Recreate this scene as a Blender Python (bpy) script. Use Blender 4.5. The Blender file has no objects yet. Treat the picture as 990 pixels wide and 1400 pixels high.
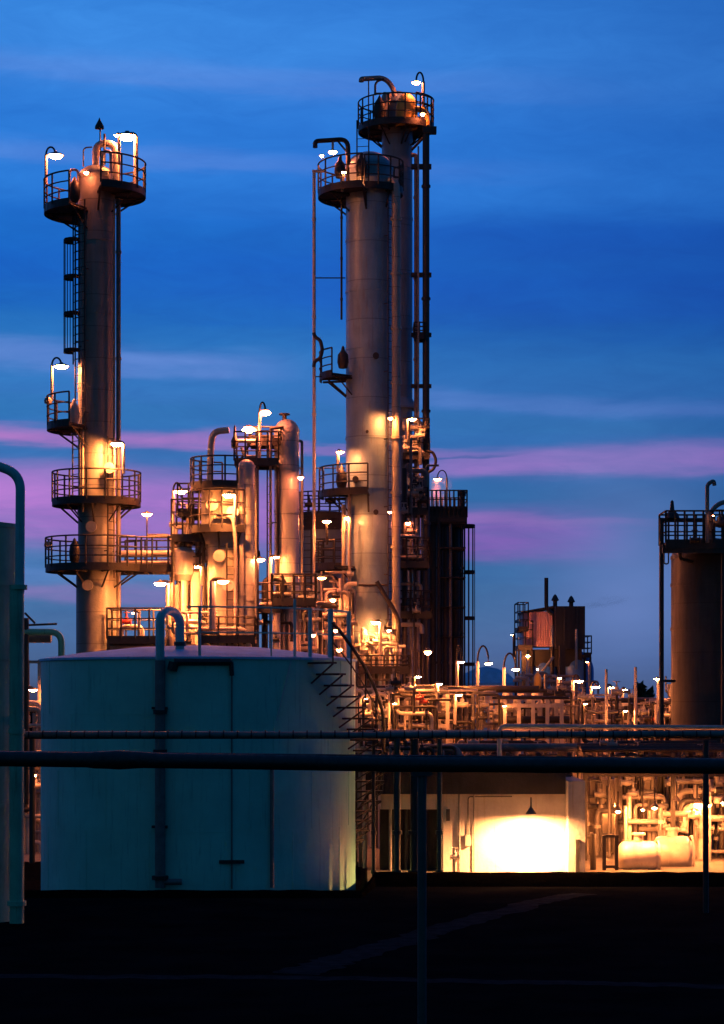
import bpy, math, random
from mathutils import Vector, Matrix
random.seed(7)
R = math.radians
F, CX, HY, H = 3000.0, 495.0, 960.0, 4.8     # focal length, principal column, horizon row (photo pixels), eye height

# ------------------------------------------------------------------ camera, sky, exposure
sc = bpy.context.scene
cam = bpy.data.cameras.new('camera'); co = bpy.data.objects.new('camera', cam); sc.collection.objects.link(co)
co.location = (0, 0, H); co.rotation_euler = (R(90), 0, 0)
cam.sensor_fit = 'VERTICAL'; cam.sensor_height = 36; cam.lens = F/1400*36
cam.shift_y = 260/1400; cam.clip_end = 20000; cam.clip_start = .5
sc.camera = co
sc.view_settings.view_transform = 'Standard'; sc.view_settings.look = 'None'
sc.view_settings.exposure = 0.0; sc.view_settings.gamma = 1; sc.view_settings.use_curve_mapping = False

def lin(c):
    return tuple(((v/255)/12.92 if v/255 <= .04045 else ((v/255+.055)/1.055)**2.4) for v in c)+(1,)

class NB:
    def __init__(s, nt): s.nt = nt
    def n(s, t, **kw):
        o = s.nt.nodes.new(t)
        for k, v in kw.items(): setattr(o, k, v)
        return o
    def put(s, sock, v):
        if hasattr(v, 'is_output'): s.nt.links.new(v, sock)
        else: sock.default_value = v
    def m(s, op, a, b=0.0, c=0.0, clamp=False):
        o = s.n('ShaderNodeMath', operation=op, use_clamp=clamp)
        s.put(o.inputs[0], a); s.put(o.inputs[1], b)
        if op in ('MULTIPLY_ADD', 'SMOOTH_MIN', 'WRAP'): s.put(o.inputs[2], c)
        return o.outputs[0]
    def mix(s, f, a, b, mode='MIX'):
        o = s.n('ShaderNodeMix', data_type='RGBA', blend_type=mode, clamp_factor=True)
        s.put(o.inputs[0], f); s.put(o.inputs[6], a); s.put(o.inputs[7], b)
        return o.outputs[2]
    def noise(s, vec, scale=5, detail=3, rough=.5, dist=0):
        o = s.n('ShaderNodeTexNoise'); s.put(o.inputs['Vector'], vec)
        o.inputs['Scale'].default_value = scale; o.inputs['Detail'].default_value = detail
        o.inputs['Roughness'].default_value = rough; o.inputs['Distortion'].default_value = dist
        return o.outputs[0]
    def comb(s, x, y, z=0.0):
        o = s.n('ShaderNodeCombineXYZ'); s.put(o.inputs[0], x); s.put(o.inputs[1], y); s.put(o.inputs[2], z); return o.outputs[0]
    def ramp(s, f, stops, interp='LINEAR'):
        o = s.n('ShaderNodeValToRGB'); r = o.color_ramp; r.interpolation = interp
        while len(r.elements) < len(stops): r.elements.new(.5)
        for e, (p, c) in zip(r.elements, stops): e.position = p; e.color = c if len(c) == 4 else (*c, 1)
        s.put(o.inputs[0], f); return o.outputs[0]
    def rng(s, v, a, b, c=0.0, d=1.0, smooth=True):
        o = s.n('ShaderNodeMapRange'); o.interpolation_type = 'SMOOTHSTEP' if smooth else 'LINEAR'
        s.put(o.inputs[0], v)
        for i, q in enumerate((a, b, c, d)): o.inputs[1+i].default_value = q
        return o.outputs[0]

def make_world():
    w = bpy.data.worlds.new('World'); sc.world = w; w.use_nodes = True
    nt = w.node_tree; nt.nodes.clear(); b = NB(nt)
    tc = b.n('ShaderNodeTexCoord').outputs['Generated']
    sp = b.n('ShaderNodeSeparateXYZ'); nt.links.new(tc, sp.inputs[0]); x, y, z = sp.outputs
    ay = b.m('MAXIMUM', b.m('ABSOLUTE', y), .08)
    hor = b.m('MAXIMUM', b.m('SQRT', b.m('ADD', b.m('MULTIPLY', x, x), b.m('MULTIPLY', y, y))), .05)
    t = b.m('DIVIDE', z, hor)               # tangent of the elevation
    u = b.m('DIVIDE', x, ay)                # bearing from the middle of the view
    # cloud streaks: long soft drifts that bend the band heights a little
    n1 = b.noise(b.comb(b.m('MULTIPLY', u, 6), b.m('MULTIPLY', t, 42)), 1.0, 4, .55, .3)
    n2 = b.noise(b.comb(b.m('MULTIPLY', u, 14), b.m('MULTIPLY', t, 120), 3.0), 1.0, 5, .6, .2)
    tw = b.m('ADD', t, b.m('MULTIPLY', b.m('SUBTRACT', n1, .5), .017))
    tw = b.m('ADD', tw, b.m('MULTIPLY', b.m('SUBTRACT', n2, .5), .009))
    tw = b.m('ADD', tw, b.m('MULTIPLY', u, .035))
    T = lambda yy: (HY-yy)/F
    ys = [(1000, (10, 14, 20)), (960, (38, 62, 98)), (940, (52, 88, 130)), (880, (56, 104, 158)), (800, (42, 108, 164)), (700, (36, 106, 168)),
          (620, (32, 106, 176)), (560, (44, 114, 188)), (490, (34, 112, 188)), (440, (16, 100, 184)), (370, (12, 96, 188)), (310, (18, 100, 196)), (260, (36, 116, 210)),
          (180, (38, 118, 212)), (100, (52, 128, 218)), (0, (46, 122, 212)), (-300, (26, 80, 162)), (-1500, (12, 48, 108))]
    t0, t1 = T(1000), T(-1500)
    col = b.ramp(b.m('DIVIDE', b.m('SUBTRACT', tw, t0), t1-t0), [((T(q)-t0)/(t1-t0), lin(c)) for q, c in ys])
    def band(yc, s, amp, xa=None, xb=None, soft=120, slope=0):
        tt = tw if not slope else b.m('SUBTRACT', tw, b.m('MULTIPLY', u, slope))
        d = b.m('DIVIDE', b.m('SUBTRACT', tt, T(yc)), s/F)
        d2 = b.m('MULTIPLY', d, d); g = b.m('EXPONENT', b.m('MULTIPLY', b.m('MULTIPLY', d2, b.m('ADD', .4, b.m('MULTIPLY', d2, .6))), -1))
        g = b.m('MULTIPLY', g, amp)
        U = lambda xx: (xx-CX)/F
        if xa is not None: g = b.m('MULTIPLY', g, b.rng(u, U(xa-soft), U(xa+soft)))
        if xb is not None: g = b.m('MULTIPLY', g, b.rng(u, U(xb-soft), U(xb+soft), 1, 0))
        return g
    pink = lin((158, 114, 192)); lav = lin((104, 138, 216)); teal = lin((14, 92, 172)); purple = lin((134, 100, 188))
    for c, args in ((lav, (505, 20, .55, None, 360, 100)), (lav, (545, 14, .35, 520, None, 100)), (lav, (115, 22, .30, None, 700, 300)), (lav, (230, 16, .28, None, 600, 300)),
                    (lin((6, 84, 196)), (395, 45, .35)), (lin((6, 78, 186)), (320, 26, .3, 560, None, 120)),
                    (lin((34, 112, 178)), (575, 14, .5)), (lin((28, 104, 168)), (678, 20, .7, 540, None, 60)),
                    (lin((142, 108, 192)), (714, 60, .97, None, 450, 80)), (lin((178, 120, 210)), (690, 24, .5, None, 300, 120)),
                    (pink, (613, 13, .9, None, 330, 110)), (pink, (614, 5, .5, 300, 620, 80)), (lin((30, 108, 178)), (642, 11, .6, None, 420, 100)),
                    (lin((150, 120, 200)), (638, 19, .9, 575, None, 70, .05)), (purple, (724, 30, .92, 530, 850, 60)), (lin((24, 96, 164)), (626, 3, .6, 560, 700, 40, .05)),
                    (pink, (706, 8, .5, 540, 880, 60)), (lin((36, 112, 172)), (780, 18, .6)), (pink, (826, 14, .35, None, 330, 100)), (lav, (800, 12, .3, None, 330, 100))):
        g = b.m('MULTIPLY', band(*args), b.rng(n2, .2, .75, .72, 1.12))
        col = b.mix(g, col, c)
    # pale steam drifting low in the air on the right
    U = (860-CX)/F
    du = b.m('DIVIDE', b.m('SUBTRACT', u, U), 110/F); dt = b.m('DIVIDE', b.m('SUBTRACT', t, T(790)), 120/F)
    g = b.m('EXPONENT', b.m('MULTIPLY', b.m('ADD', b.m('MULTIPLY', du, du), b.m('MULTIPLY', dt, dt)), -1))
    ghz = g
    # brighter towards the left, darker on the upper right; the sky behind the camera is far darker
    col = b.mix(1.0, col, b.ramp(b.rng(u, -.2, .2, 0, 1, False), [(0, (1.22, 1.18, 1.10)), (.5, (1.05, 1.05, 1.04)), (1, (.60, .70, .78))]), 'MULTIPLY')
    n3 = b.noise(b.comb(b.m('MULTIPLY', u, 5), b.m('MULTIPLY', t, 16), 8.0), 1.0, 4, .55, .5)
    col = b.mix(1.0, col, b.ramp(n3, [(.3, (.84, .88, .93)), (.7, (1.16, 1.1, 1.05))]), 'MULTIPLY')
    n4 = b.noise(b.comb(b.m('MULTIPLY', u, 26), b.m('MULTIPLY', t, 85), 5.0), 1.0, 7, .68, .8)
    col = b.mix(1.0, col, b.ramp(n4, [(.3, (.88, .92, .95)), (.72, (1.14, 1.08, 1.05))]), 'MULTIPLY')
    col = b.mix(b.m('MULTIPLY', b.m('MULTIPLY', ghz, b.rng(n3, .2, .7, .7, 1.2)), .8), col, lin((96, 128, 192)))
    back = b.rng(y, -.25, .35, 0, 1)
    col = b.mix(1.0, col, b.ramp(back, [(0, (.19, .58, .36)), (1, (1, 1, 1))]), 'MULTIPLY')
    hi = b.rng(z, .35, .9)
    col = b.mix(hi, col, (.009, .062, .20, 1))
    sky = b.n('ShaderNodeTexSky', sky_type='NISHITA'); sky.sun_disc = False; sky.sun_elevation = R(0.5); sky.sun_rotation = R(0)
    bg1 = b.n('ShaderNodeBackground'); nt.links.new(col, bg1.inputs[0]); bg1.inputs[1].default_value = 1.0
    bg2 = b.n('ShaderNodeBackground'); nt.links.new(sky.outputs[0], bg2.inputs[0]); bg2.inputs[1].default_value = .002
    add = b.n('ShaderNodeAddShader'); nt.links.new(bg1.outputs[0], add.inputs[0]); nt.links.new(bg2.outputs[0], add.inputs[1])
    out = b.n('ShaderNodeOutputWorld'); nt.links.new(add.outputs[0], out.inputs[0])
make_world()

# ------------------------------------------------------------------ materials
def paint(name, col, rough=.5, metal=0.0, vary=.25, streak=None, streak_amt=.3, bump=.15, scale=3.0, seams=0.0, spec=.5):
    m = bpy.data.materials.new(name); m.use_nodes = True; nt = m.node_tree; b = NB(nt)
    bs = nt.nodes['Principled BSDF']
    oc = b.n('ShaderNodeTexCoord').outputs['Object']
    n = b.noise(oc, scale, 5, .6)
    c0 = tuple(v*(1-vary) for v in col); c1 = tuple(min(1, v*(1+vary*.6)) for v in col)
    c = b.ramp(n, [(.3, c0), (.7, c1)])
    mp = b.n('ShaderNodeMapping'); nt.links.new(oc, mp.inputs[0]); mp.inputs['Scale'].default_value = (6, 6, .45)
    sn = b.noise(mp.outputs[0], 1.6, 6, .65)
    if streak: c = b.mix(b.rng(sn, .54, .72, 0, streak_amt), c, (*streak, 1))
    if seams:
        sx = b.n('ShaderNodeSeparateXYZ'); nt.links.new(oc, sx.inputs[0])
        fz = b.m('FRACT', b.m('DIVIDE', sx.outputs[2], seams))
        lineh = b.m('LESS_THAN', fz, .035/seams)
        cell = b.n('ShaderNodeTexWhiteNoise', noise_dimensions='1D'); nt.links.new(b.m('FLOOR', b.m('DIVIDE', sx.outputs[2], seams)), cell.inputs['W'])
        c = b.mix(b.m('MULTIPLY', cell.outputs[0], .22), c, tuple(v*.62 for v in col)+(1,))
        c = b.mix(b.m('MULTIPLY', lineh, .55), c, tuple(v*.25 for v in col)+(1,))
    nt.links.new(c, bs.inputs['Base Color'])
    nt.links.new(b.rng(sn, .3, .7, max(.1, rough-.12), min(1, rough+.15)), bs.inputs['Roughness'])
    bs.inputs['Metallic'].default_value = metal; bs.inputs['Specular IOR Level'].default_value = spec
    bp = b.n('ShaderNodeBump'); bp.inputs['Strength'].default_value = bump; bp.inputs['Distance'].default_value = .03
    fine = b.noise(oc, scale*9, 4, .6)
    nt.links.new(b.m('ADD', fine, b.m('MULTIPLY', n, 1.5)), bp.inputs['Height']); nt.links.new(bp.outputs[0], bs.inputs['Normal'])
    return m
def glow(name, col, k):
    m = bpy.data.materials.new(name); m.use_nodes = True; nt = m.node_tree; bs = nt.nodes['Principled BSDF']
    bs.inputs['Base Color'].default_value = (.8, .8, .8, 1)
    bs.inputs['Emission Color'].default_value = (*col, 1); bs.inputs['Emission Strength'].default_value = k
    return m
RUST = (.12, .045, .02)
M = dict(
    clad=paint('insulation_cladding', (.34, .34, .30), .45, 0, .18, RUST, .35, .25, 1.6, 1.15),
    clad1=paint('slim_column_cladding', (.20, .21, .20), .5, 0, .2, RUST, .35, .25, 1.6, 1.15),
    clad2=paint('column_cladding', (.27, .39, .47), .42, .15, .22, (.16, .10, .07), .45, .3, 1.3, 1.5),
    grey=paint('grey_vessel_paint', (.17, .24, .31), .42, .15, .2, (.1, .08, .07), .35, .2, 1.5, 1.9),
    dkgrey=paint('dark_vessel_paint', (.032, .034, .036), .55, 0, .3, (.03, .025, .02), .5, .25, 1.5, 1.6),
    silver=paint('aluminium_jacket', (.42, .42, .42), .38, .15, .12, (.22, .17, .13), .25, .15, 2.0, .9),
    pipe=paint('pipe_jacket', (.26, .24, .23), .45, .1, .25, RUST, .35, .15, 4.0),
    pipe2=paint('pale_pipe_paint', (.42, .39, .36), .42, 0, .18, RUST, .3, .15, 4.0),
    pipe3=paint('grey_pipe_paint', (.15, .145, .15), .5, 0, .3, RUST, .4, .2, 4.0),
    dark=paint('dark_steel', (.018, .017, .019), .55, 0, .35, (.05, .025, .015), .4, .2, 5.0),
    black=paint('black_pipe', (.014, .014, .017), .5, 0, .3, None, 0, .2, 5.0),
    galv=paint('galvanised_steel', (.34, .33, .31), .42, .2, .25, RUST, .25, .15, 5.0),
    lampshade=paint('lamp_shade_enamel', (.10, .085, .075), .4, .1, .25, None, 0, .1, 6.0),
    red=paint('red_valve_paint', (.45, .05, .03), .45, 0, .25, None, 0, .1, 6.0),
    amber=paint('yellow_tank_paint', (.62, .40, .07), .45, 0, .2, RUST, .3, .15, 4.0),
    tank=paint('tank_paint', (.24, .68, .56), .48, 0, .16, (.05, .18, .17), .4, .2, .7),
    roof=paint('tank_roof_paint', (.30, .60, .85), .8, 0, .2, (.12, .16, .2), .3, .2, 1.2, 0, .15),
    tealpipe=paint('pale_teal_paint', (.26, .50, .50), .42, 0, .16, (.12, .14, .10), .4, .15, 3.0),
    vessela=paint('green_vessel_paint', (.20, .46, .30), .5, 0, .3, (.05, .09, .07), .6, .25, 1.2),
    postpaint=paint('weathered_post_paint', (.03, .05, .045), .55, 0, .3, (.04, .04, .03), .5, .2, 3.0),
    blue=paint('blue_dome_paint', (.04, .17, .62), .45, 0, .2, (.05, .08, .15), .4, .2, .5),
    sheet=paint('corrugated_sheet_pink_lit', (.66, .42, .50), .5, 0, .2, (.2, .1, .08), .45, .3, .8),  # pink of the lamplight on the left bin is mixed into this colour
    wall=paint('concrete_render', (.36, .34, .32), .8, 0, .22, (.22, .17, .12), .5, .35, 1.4, 0, .2),
    roofing=paint('dark_roofing', (.022, .02, .022), .75, 0, .3, None, 0, .3, 2.0, 0, .2),
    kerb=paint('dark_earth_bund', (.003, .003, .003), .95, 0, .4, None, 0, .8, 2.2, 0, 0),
    lens=glow('lit_lamp_lens', (1.0, .20, .065), 280),
    lensb=glow('lit_lamp_lens_bright', (1.0, .235, .06), 700),
    lensm=glow('lit_lamp_lens_mild', (1.0, .30, .11), 120),
    flood=glow('lit_bay_lamp', (1.0, .36, .11), 62000),
    lensy=glow('lit_yard_lamp_lens', (1.0, .27, .06), 11000),
    lensr=glow('lit_rack_lamp_lens', (1.0, .25, .055), 2000),
)
def ground_mat():
    m = bpy.data.materials.new('dark_ground'); m.use_nodes = True; nt = m.node_tree; b = NB(nt); bs = nt.nodes['Principled BSDF']
    oc = b.n('ShaderNodeTexCoord').outputs['Object']
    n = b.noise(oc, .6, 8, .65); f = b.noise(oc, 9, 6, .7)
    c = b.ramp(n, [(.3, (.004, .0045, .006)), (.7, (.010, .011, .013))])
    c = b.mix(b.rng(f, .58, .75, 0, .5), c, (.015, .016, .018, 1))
    nt.links.new(c, bs.inputs['Base Color']); bs.inputs['Roughness'].default_value = 1; bs.inputs['Specular IOR Level'].default_value = 0
    bp = b.n('ShaderNodeBump'); bp.inputs['Strength'].default_value = .7; bp.inputs['Distance'].default_value = .06
    nt.links.new(f, bp.inputs['Height']); nt.links.new(bp.outputs[0], bs.inputs['Normal'])
    return m
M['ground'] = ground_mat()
M['track'] = paint('gravel_track', (.024, .028, .034), .95, 0, .45, None, 0, .9, 3.0, 0, 0)
M['yard'] = paint('yard_concrete', (.10, .095, .09), .85, 0, .3, (.04, .035, .03), .5, .3, .8, 0, .3)

# ------------------------------------------------------------------ mesh helpers
def P(px, py, D): return Vector(((px-CX)/F*D, D, H+(HY-py)/F*D))
def S(px, D): return px/F*D
def Z(py, D): return H+(HY-py)/F*D
def X(px, D): return (px-CX)/F*D

def bend(pts, r, n=6):
    pts = [Vector(p) for p in pts]
    if len(pts) < 3: return pts
    out = [pts[0]]
    for a, b, c in zip(pts, pts[1:], pts[2:]):
        d1, d2 = (a-b), (c-b); l = min(r, d1.length*.49, d2.length*.49)
        p1, p2 = b+d1.normalized()*l, b+d2.normalized()*l
        for i in range(n+1):
            t = i/n; out.append(p1*(1-t)**2+b*2*t*(1-t)+p2*t*t)
    out.append(pts[-1]); return out

class MB:
    def __init__(s): s.v = []; s.f = []
    def box(s, a, b):
        x0, y0, z0 = (min(p, q) for p, q in zip(a, b)); x1, y1, z1 = (max(p, q) for p, q in zip(a, b))
        k = len(s.v)
        s.v += [(x0, y0, z0), (x1, y0, z0), (x1, y1, z0), (x0, y1, z0), (x0, y0, z1), (x1, y0, z1), (x1, y1, z1), (x0, y1, z1)]
        s.f += [tuple(k+i for i in q) for q in ((0, 3, 2, 1), (4, 5, 6, 7), (0, 1, 5, 4), (1, 2, 6, 5), (2, 3, 7, 6), (3, 0, 4, 7))]
        return s
    def tube(s, pts, r, seg=8, r2=None):
        pts = [Vector(p) for p in pts]; n = len(pts); k = len(s.v)
        t = (pts[1]-pts[0]).normalized()
        ref = Vector((0, 0, 1)) if abs(t.z) < .9 else Vector((1, 0, 0))
        u = t.cross(ref).normalized()
        for i, p in enumerate(pts):
            if i == 0: tt = (pts[1]-pts[0])
            elif i == n-1: tt = pts[-1]-pts[-2]
            else: tt = (pts[i+1]-pts[i]).normalized()+(pts[i]-pts[i-1]).normalized()
            tt = tt.normalized() if tt.length > 1e-9 else t
            u = (u-tt*u.dot(tt)).normalized(); w = tt.cross(u)
            rr = r if r2 is None else r+(r2-r)*i/(n-1)
            for j in range(seg):
                a = 2*math.pi*j/seg
                q = p+(u*math.cos(a)+w*math.sin(a))*rr; s.v.append(tuple(q))
        for i in range(n-1):
            for j in range(seg):
                a = k+i*seg+j; b = k+i*seg+(j+1) % seg
                s.f.append((a, b, b+seg, a+seg))
        s.f.append(tuple(k+j for j in reversed(range(seg)))); s.f.append(tuple(k+(n-1)*seg+j for j in range(seg)))
        return s
    def lathe(s, prof, c, seg=32, axis='z', a0=0, a1=360):
        # prof: (radius, height) list; closed profile rings about c
        full = abs(a1-a0) >= 360; k = len(s.v); m = seg if full else seg+1
        for (r, h) in prof:
            for j in range(m):
                a = R(a0+(a1-a0)*j/seg); x, y = r*math.cos(a), r*math.sin(a)
                if axis == 'z': s.v.append((c[0]+x, c[1]+y, c[2]+h))
                elif axis == 'x': s.v.append((c[0]+h, c[1]+x, c[2]+y))
                else: s.v.append((c[0]+x, c[1]+h, c[2]+y))
        for i in range(len(prof)-1):
            for j in range(m if full else m-1):
                a = k+i*m+j; b = k+i*m+(j+1) % m
                if prof[i][0] < 1e-6: s.f.append((a, b+m, a+m))
                elif prof[i+1][0] < 1e-6: s.f.append((a, b, a+m))
                else: s.f.append((a, b, b+m, a+m))
        if not full and prof[0] == prof[-1]:
            s.f.append(tuple(k+i*m for i in range(len(prof)-1))); s.f.append(tuple(k+i*m+m-1 for i in reversed(range(len(prof)-1))))
        return s
    def torus(s, c, rad, r, axis='z', seg=24, a0=0, a1=360):
        n = seg+1; pts = []
        for j in range(n):
            a = R(a0+(a1-a0)*j/seg); x, y = rad*math.cos(a), rad*math.sin(a)
            pts.append(Vector(c)+(Vector((x, y, 0)) if axis == 'z' else Vector((0, x, y)) if axis == 'x' else Vector((x, 0, y))))
        return s.tube(pts, r, 6)
    def build(s, name, mat, parent=None):
        off = Vector((0, 0, 0))
        if parent is not None:
            q = parent
            while q is not None: off += q.location; q = q.parent
        me = bpy.data.meshes.new(name)
        me.from_pydata([tuple(Vector(v)-off) for v in s.v], [], s.f); me.validate(); me.update()
        for p in me.polygons: p.use_smooth = True
        me.set_sharp_from_angle(angle=R(38))
        me.materials.append(M[mat] if isinstance(mat, str) else mat)
        o = bpy.data.objects.new(name, me); sc.collection.objects.link(o)
        if parent is not None: o.parent = parent
        return o

def tag(o, label=None, cat=None, group=None, kind=None):
    for k, v in (('label', label), ('category', cat), ('group', group), ('kind', kind)):
        if v: o[k] = v
    return o
def thing(name, label, cat, loc, group=None):
    o = bpy.data.objects.new(name, None); sc.collection.objects.link(o); o.location = loc; o.empty_display_size = .2
    return tag(o, label, cat, group)
def dome(r, h, n=7, z=0): return [(max(0, r*math.cos(math.pi/2*i/n)) if i < n else 0, z+h*math.sin(math.pi/2*i/n)) for i in range(n+1)]

def flange(root, p, r, axis='z', mat='galv', name='flange'):
    w = .05
    return MB().lathe([(0, -w), (r*1.55, -w), (r*1.55, w), (0, w)], p, 14, axis).build(name, mat, root)
def valve(root, p, s=.16, axis='x', mat='galv', up=True, wheelmat=None):
    v = MB(); v.lathe([(0, -s*1.3), (s*.95, -s*1.3), (s*.95, -s*1.1), (s*.5, -s*1.1), (s*.8, 0), (s*.5, s*1.1), (s*.95, s*1.1), (s*.95, s*1.3), (0, s*1.3)], p, 12, axis)
    v.lathe([(0, 0), (s*.55, 0), (s*.5, s*1.2), (s*.2, s*1.4), (s*.14, s*2.6), (0, s*2.6)], p, 10)
    o = v.build('valve', mat, root)
    h = MB(); c = Vector(p)+Vector((0, 0, s*2.5)); h.torus(c, s*.85, s*.10, seg=16)
    for k in range(3):
        a = R(k*60); d = Vector((math.cos(a), math.sin(a), 0))*s*.85; h.tube([c-d, c+d], s*.06, 5)
    h.build('handwheel', wheelmat or mat, o)
    return o
def railing(pl, path, h=1.08, posts=None, r=.032, toe=True, mat='dark', closed=False):
    m = MB(); path = [Vector(p) for p in path]
    up = lambda q: [p+Vector((0, 0, q)) for p in path]
    m.tube(up(h), r, 6); m.tube(up(h*.66), r*.8, 6); m.tube(up(h*.34), r*.8, 6)
    for p in (posts or path): p = Vector(p); m.tube([p, p+Vector((0, 0, h))], r*1.15, 6)
    o = m.build('railing', mat, pl)
    return o
def ring_platform(root, c, z, ri, ro, a0, a1, h=1.08, rail=True, mat='dark', post_step=24, brackets=True, deckmat='dark', gap=0):
    """walkway plate round a column: deck with toe board, brackets underneath, railing on the outside"""
    seg = max(8, int(abs(a1-a0)/9)); c = Vector((c[0], c[1], z))
    d = MB(); d.lathe([(ri, 0), (ri, -.05), (ro-.02, -.05), (ro-.02, -.16), (ro+.01, -.16), (ro+.01, .11), (ro-.02, .11), (ro-.02, 0), (ri, 0)], c, seg, 'z', a0, a1)
    n = max(2, int(abs(a1-a0)/45))
    for i in range(n+1):
        if abs(a1-a0) >= 360 and i == n: break
        a = R(a0+(a1-a0)*i/n); e = Vector((math.cos(a), math.sin(a), 0)); s = Vector((-e.y, e.x, 0))*.03
        if brackets:
            d.tube([c+e*(ro-.06)+Vector((0, 0, -.12)), c+e*ri+Vector((0, 0, -.12))], .045, 4)
            d.tube([c+e*(ro*.85)+Vector((0, 0, -.14)), c+e*ri+Vector((0, 0, -.75))], .035, 4)
    o = d.build('platform', deckmat, root)
    if rail:
        pth = [c+Vector((math.cos(R(a)), math.sin(R(a)), 0))*ro for a in [a0+(a1-a0)*i/(seg*2) for i in range(seg*2+1)]]
        k = max(2, round(abs(a1-a0)/post_step))
        pst = [c+Vector((math.cos(R(a0+(a1-a0)*i/k)), math.sin(R(a0+(a1-a0)*i/k)), 0))*ro for i in range(k+1)]
        railing(o, pth, h, pst, mat=mat)
    return o
def flat_platform(root, px0, px1, py, D0, D1, h=1.08, sides='fblr', n=4, mat='dark', legs=0, truss=False, name='platform'):
    """straight walkway: x range in photo columns at depth (D0+D1)/2, deck height from row py"""
    Dm = (D0+D1)/2; x0, x1, z = X(px0, Dm), X(px1, Dm), Z(py, Dm)
    d = MB(); d.box((x0, D0, z-.06), (x1, D1, z)); d.box((x0, D0-.012, z-.18), (x1, D0+.05, z+.1)); d.box((x0, D1-.05, z-.18), (x1, D1+.012, z+.1))
    k = max(2, int((x1-x0)/.9))
    for i in range(k+1):
        xx = x0+.03+(x1-x0-.06)*i/k; d.box((xx-.03, D0+.052, z-.16), (xx+.03, D1-.052, z-.062))
    o = d.build(name, mat, root)
    m = []
    if 'f' in sides: m.append([(x0+(x1-x0)*i/n, D0, z) for i in range(n+1)])
    if 'b' in sides: m.append([(x0+(x1-x0)*i/n, D1, z) for i in range(n+1)])
    if 'l' in sides: m.append([(x0, D0, z), (x0, D1, z)])
    if 'r' in sides: m.append([(x1, D0, z), (x1, D1, z)])
    for p in m: railing(o, p, h, mat=mat)
    if legs:
        for xx in (x0+.05, x1-.05):
            for yy in (D0+.06, D1-.06): MB().tube([(xx, yy, 0), (xx, yy, z-.16)], .07, 6).build('leg', mat, root)
    return o
def ladder(root, c, rad, ang, z0, z1, cage=True, mat='dark', off=.22, step=1.33):
    e = Vector((math.cos(R(ang)), math.sin(R(ang)), 0)); s = Vector((-e.y, e.x, 0)); b = Vector((c[0], c[1], 0))+e*(rad+off)
    up = lambda z: Vector((0, 0, z))
    m = MB()
    for q in (-.23, .23): m.tube([b+s*q+up(z0), b+s*q+up(z1)], .03, 6)
    z = z0+.15
    while z < z1: m.tube([b-s*.23+up(z), b+s*.23+up(z)], .014, 5); z += .3
    z = z0+.6
    while z < z1:
        for q in (-.23, .23): m.tube([b+s*q+up(z), b+s*q*.9-e*off+up(z)], .02, 5)
        z += 2.6
    o = m.build('ladder', mat, root)
    if cage:
        g = MB(); zz = z0+.4
        arc = [(-.28, 0), (-.34, .18), (-.25, .36), (0, .44), (.25, .36), (.34, .18), (.28, 0)]
        while zz <= z1+.01:
            pts = [b+s*q+e*w+up(zz) for q, w in arc]
            for dz in (0, .05, .1): g.tube([p+up(dz) for p in pts], .028, 5)
            zz += step
        for q, w in arc[1:-1]: g.tube([b+s*q+e*w+up(z0+.4), b+s*q+e*w+up(min(z1, zz-step+.1))], .018, 5)
        g.build('ladder_cage', mat, o)
    return o
def vpipe(root, px, w, y0, y1, D, mat='pipe', name='pipe', flanges=0, seg=14):
    r = S(w, D)/2; p0, p1 = P(px, y0, D), P(px, y1, D)
    p0.z = max(0, p0.z); p1.z = max(0, p1.z)
    o = MB().tube([p0, p1], r, seg).build(name, mat, root)
    for i in range(flanges):
        q = p0.lerp(p1, (i+.5)/flanges); flange(root, q, r*.85, 'z', mat)
    return o
def ppipe(root, pts, w, D, mat='pipe', rb=.3, name='pipe', seg=12):
    """bent pipe through photo points (x, y[, depth])"""
    q = [P(p[0], p[1], p[2] if len(p) > 2 else D) for p in pts]
    return MB().tube(bend(q, rb), S(w, D)/2, seg).build(name, mat, root)

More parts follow.
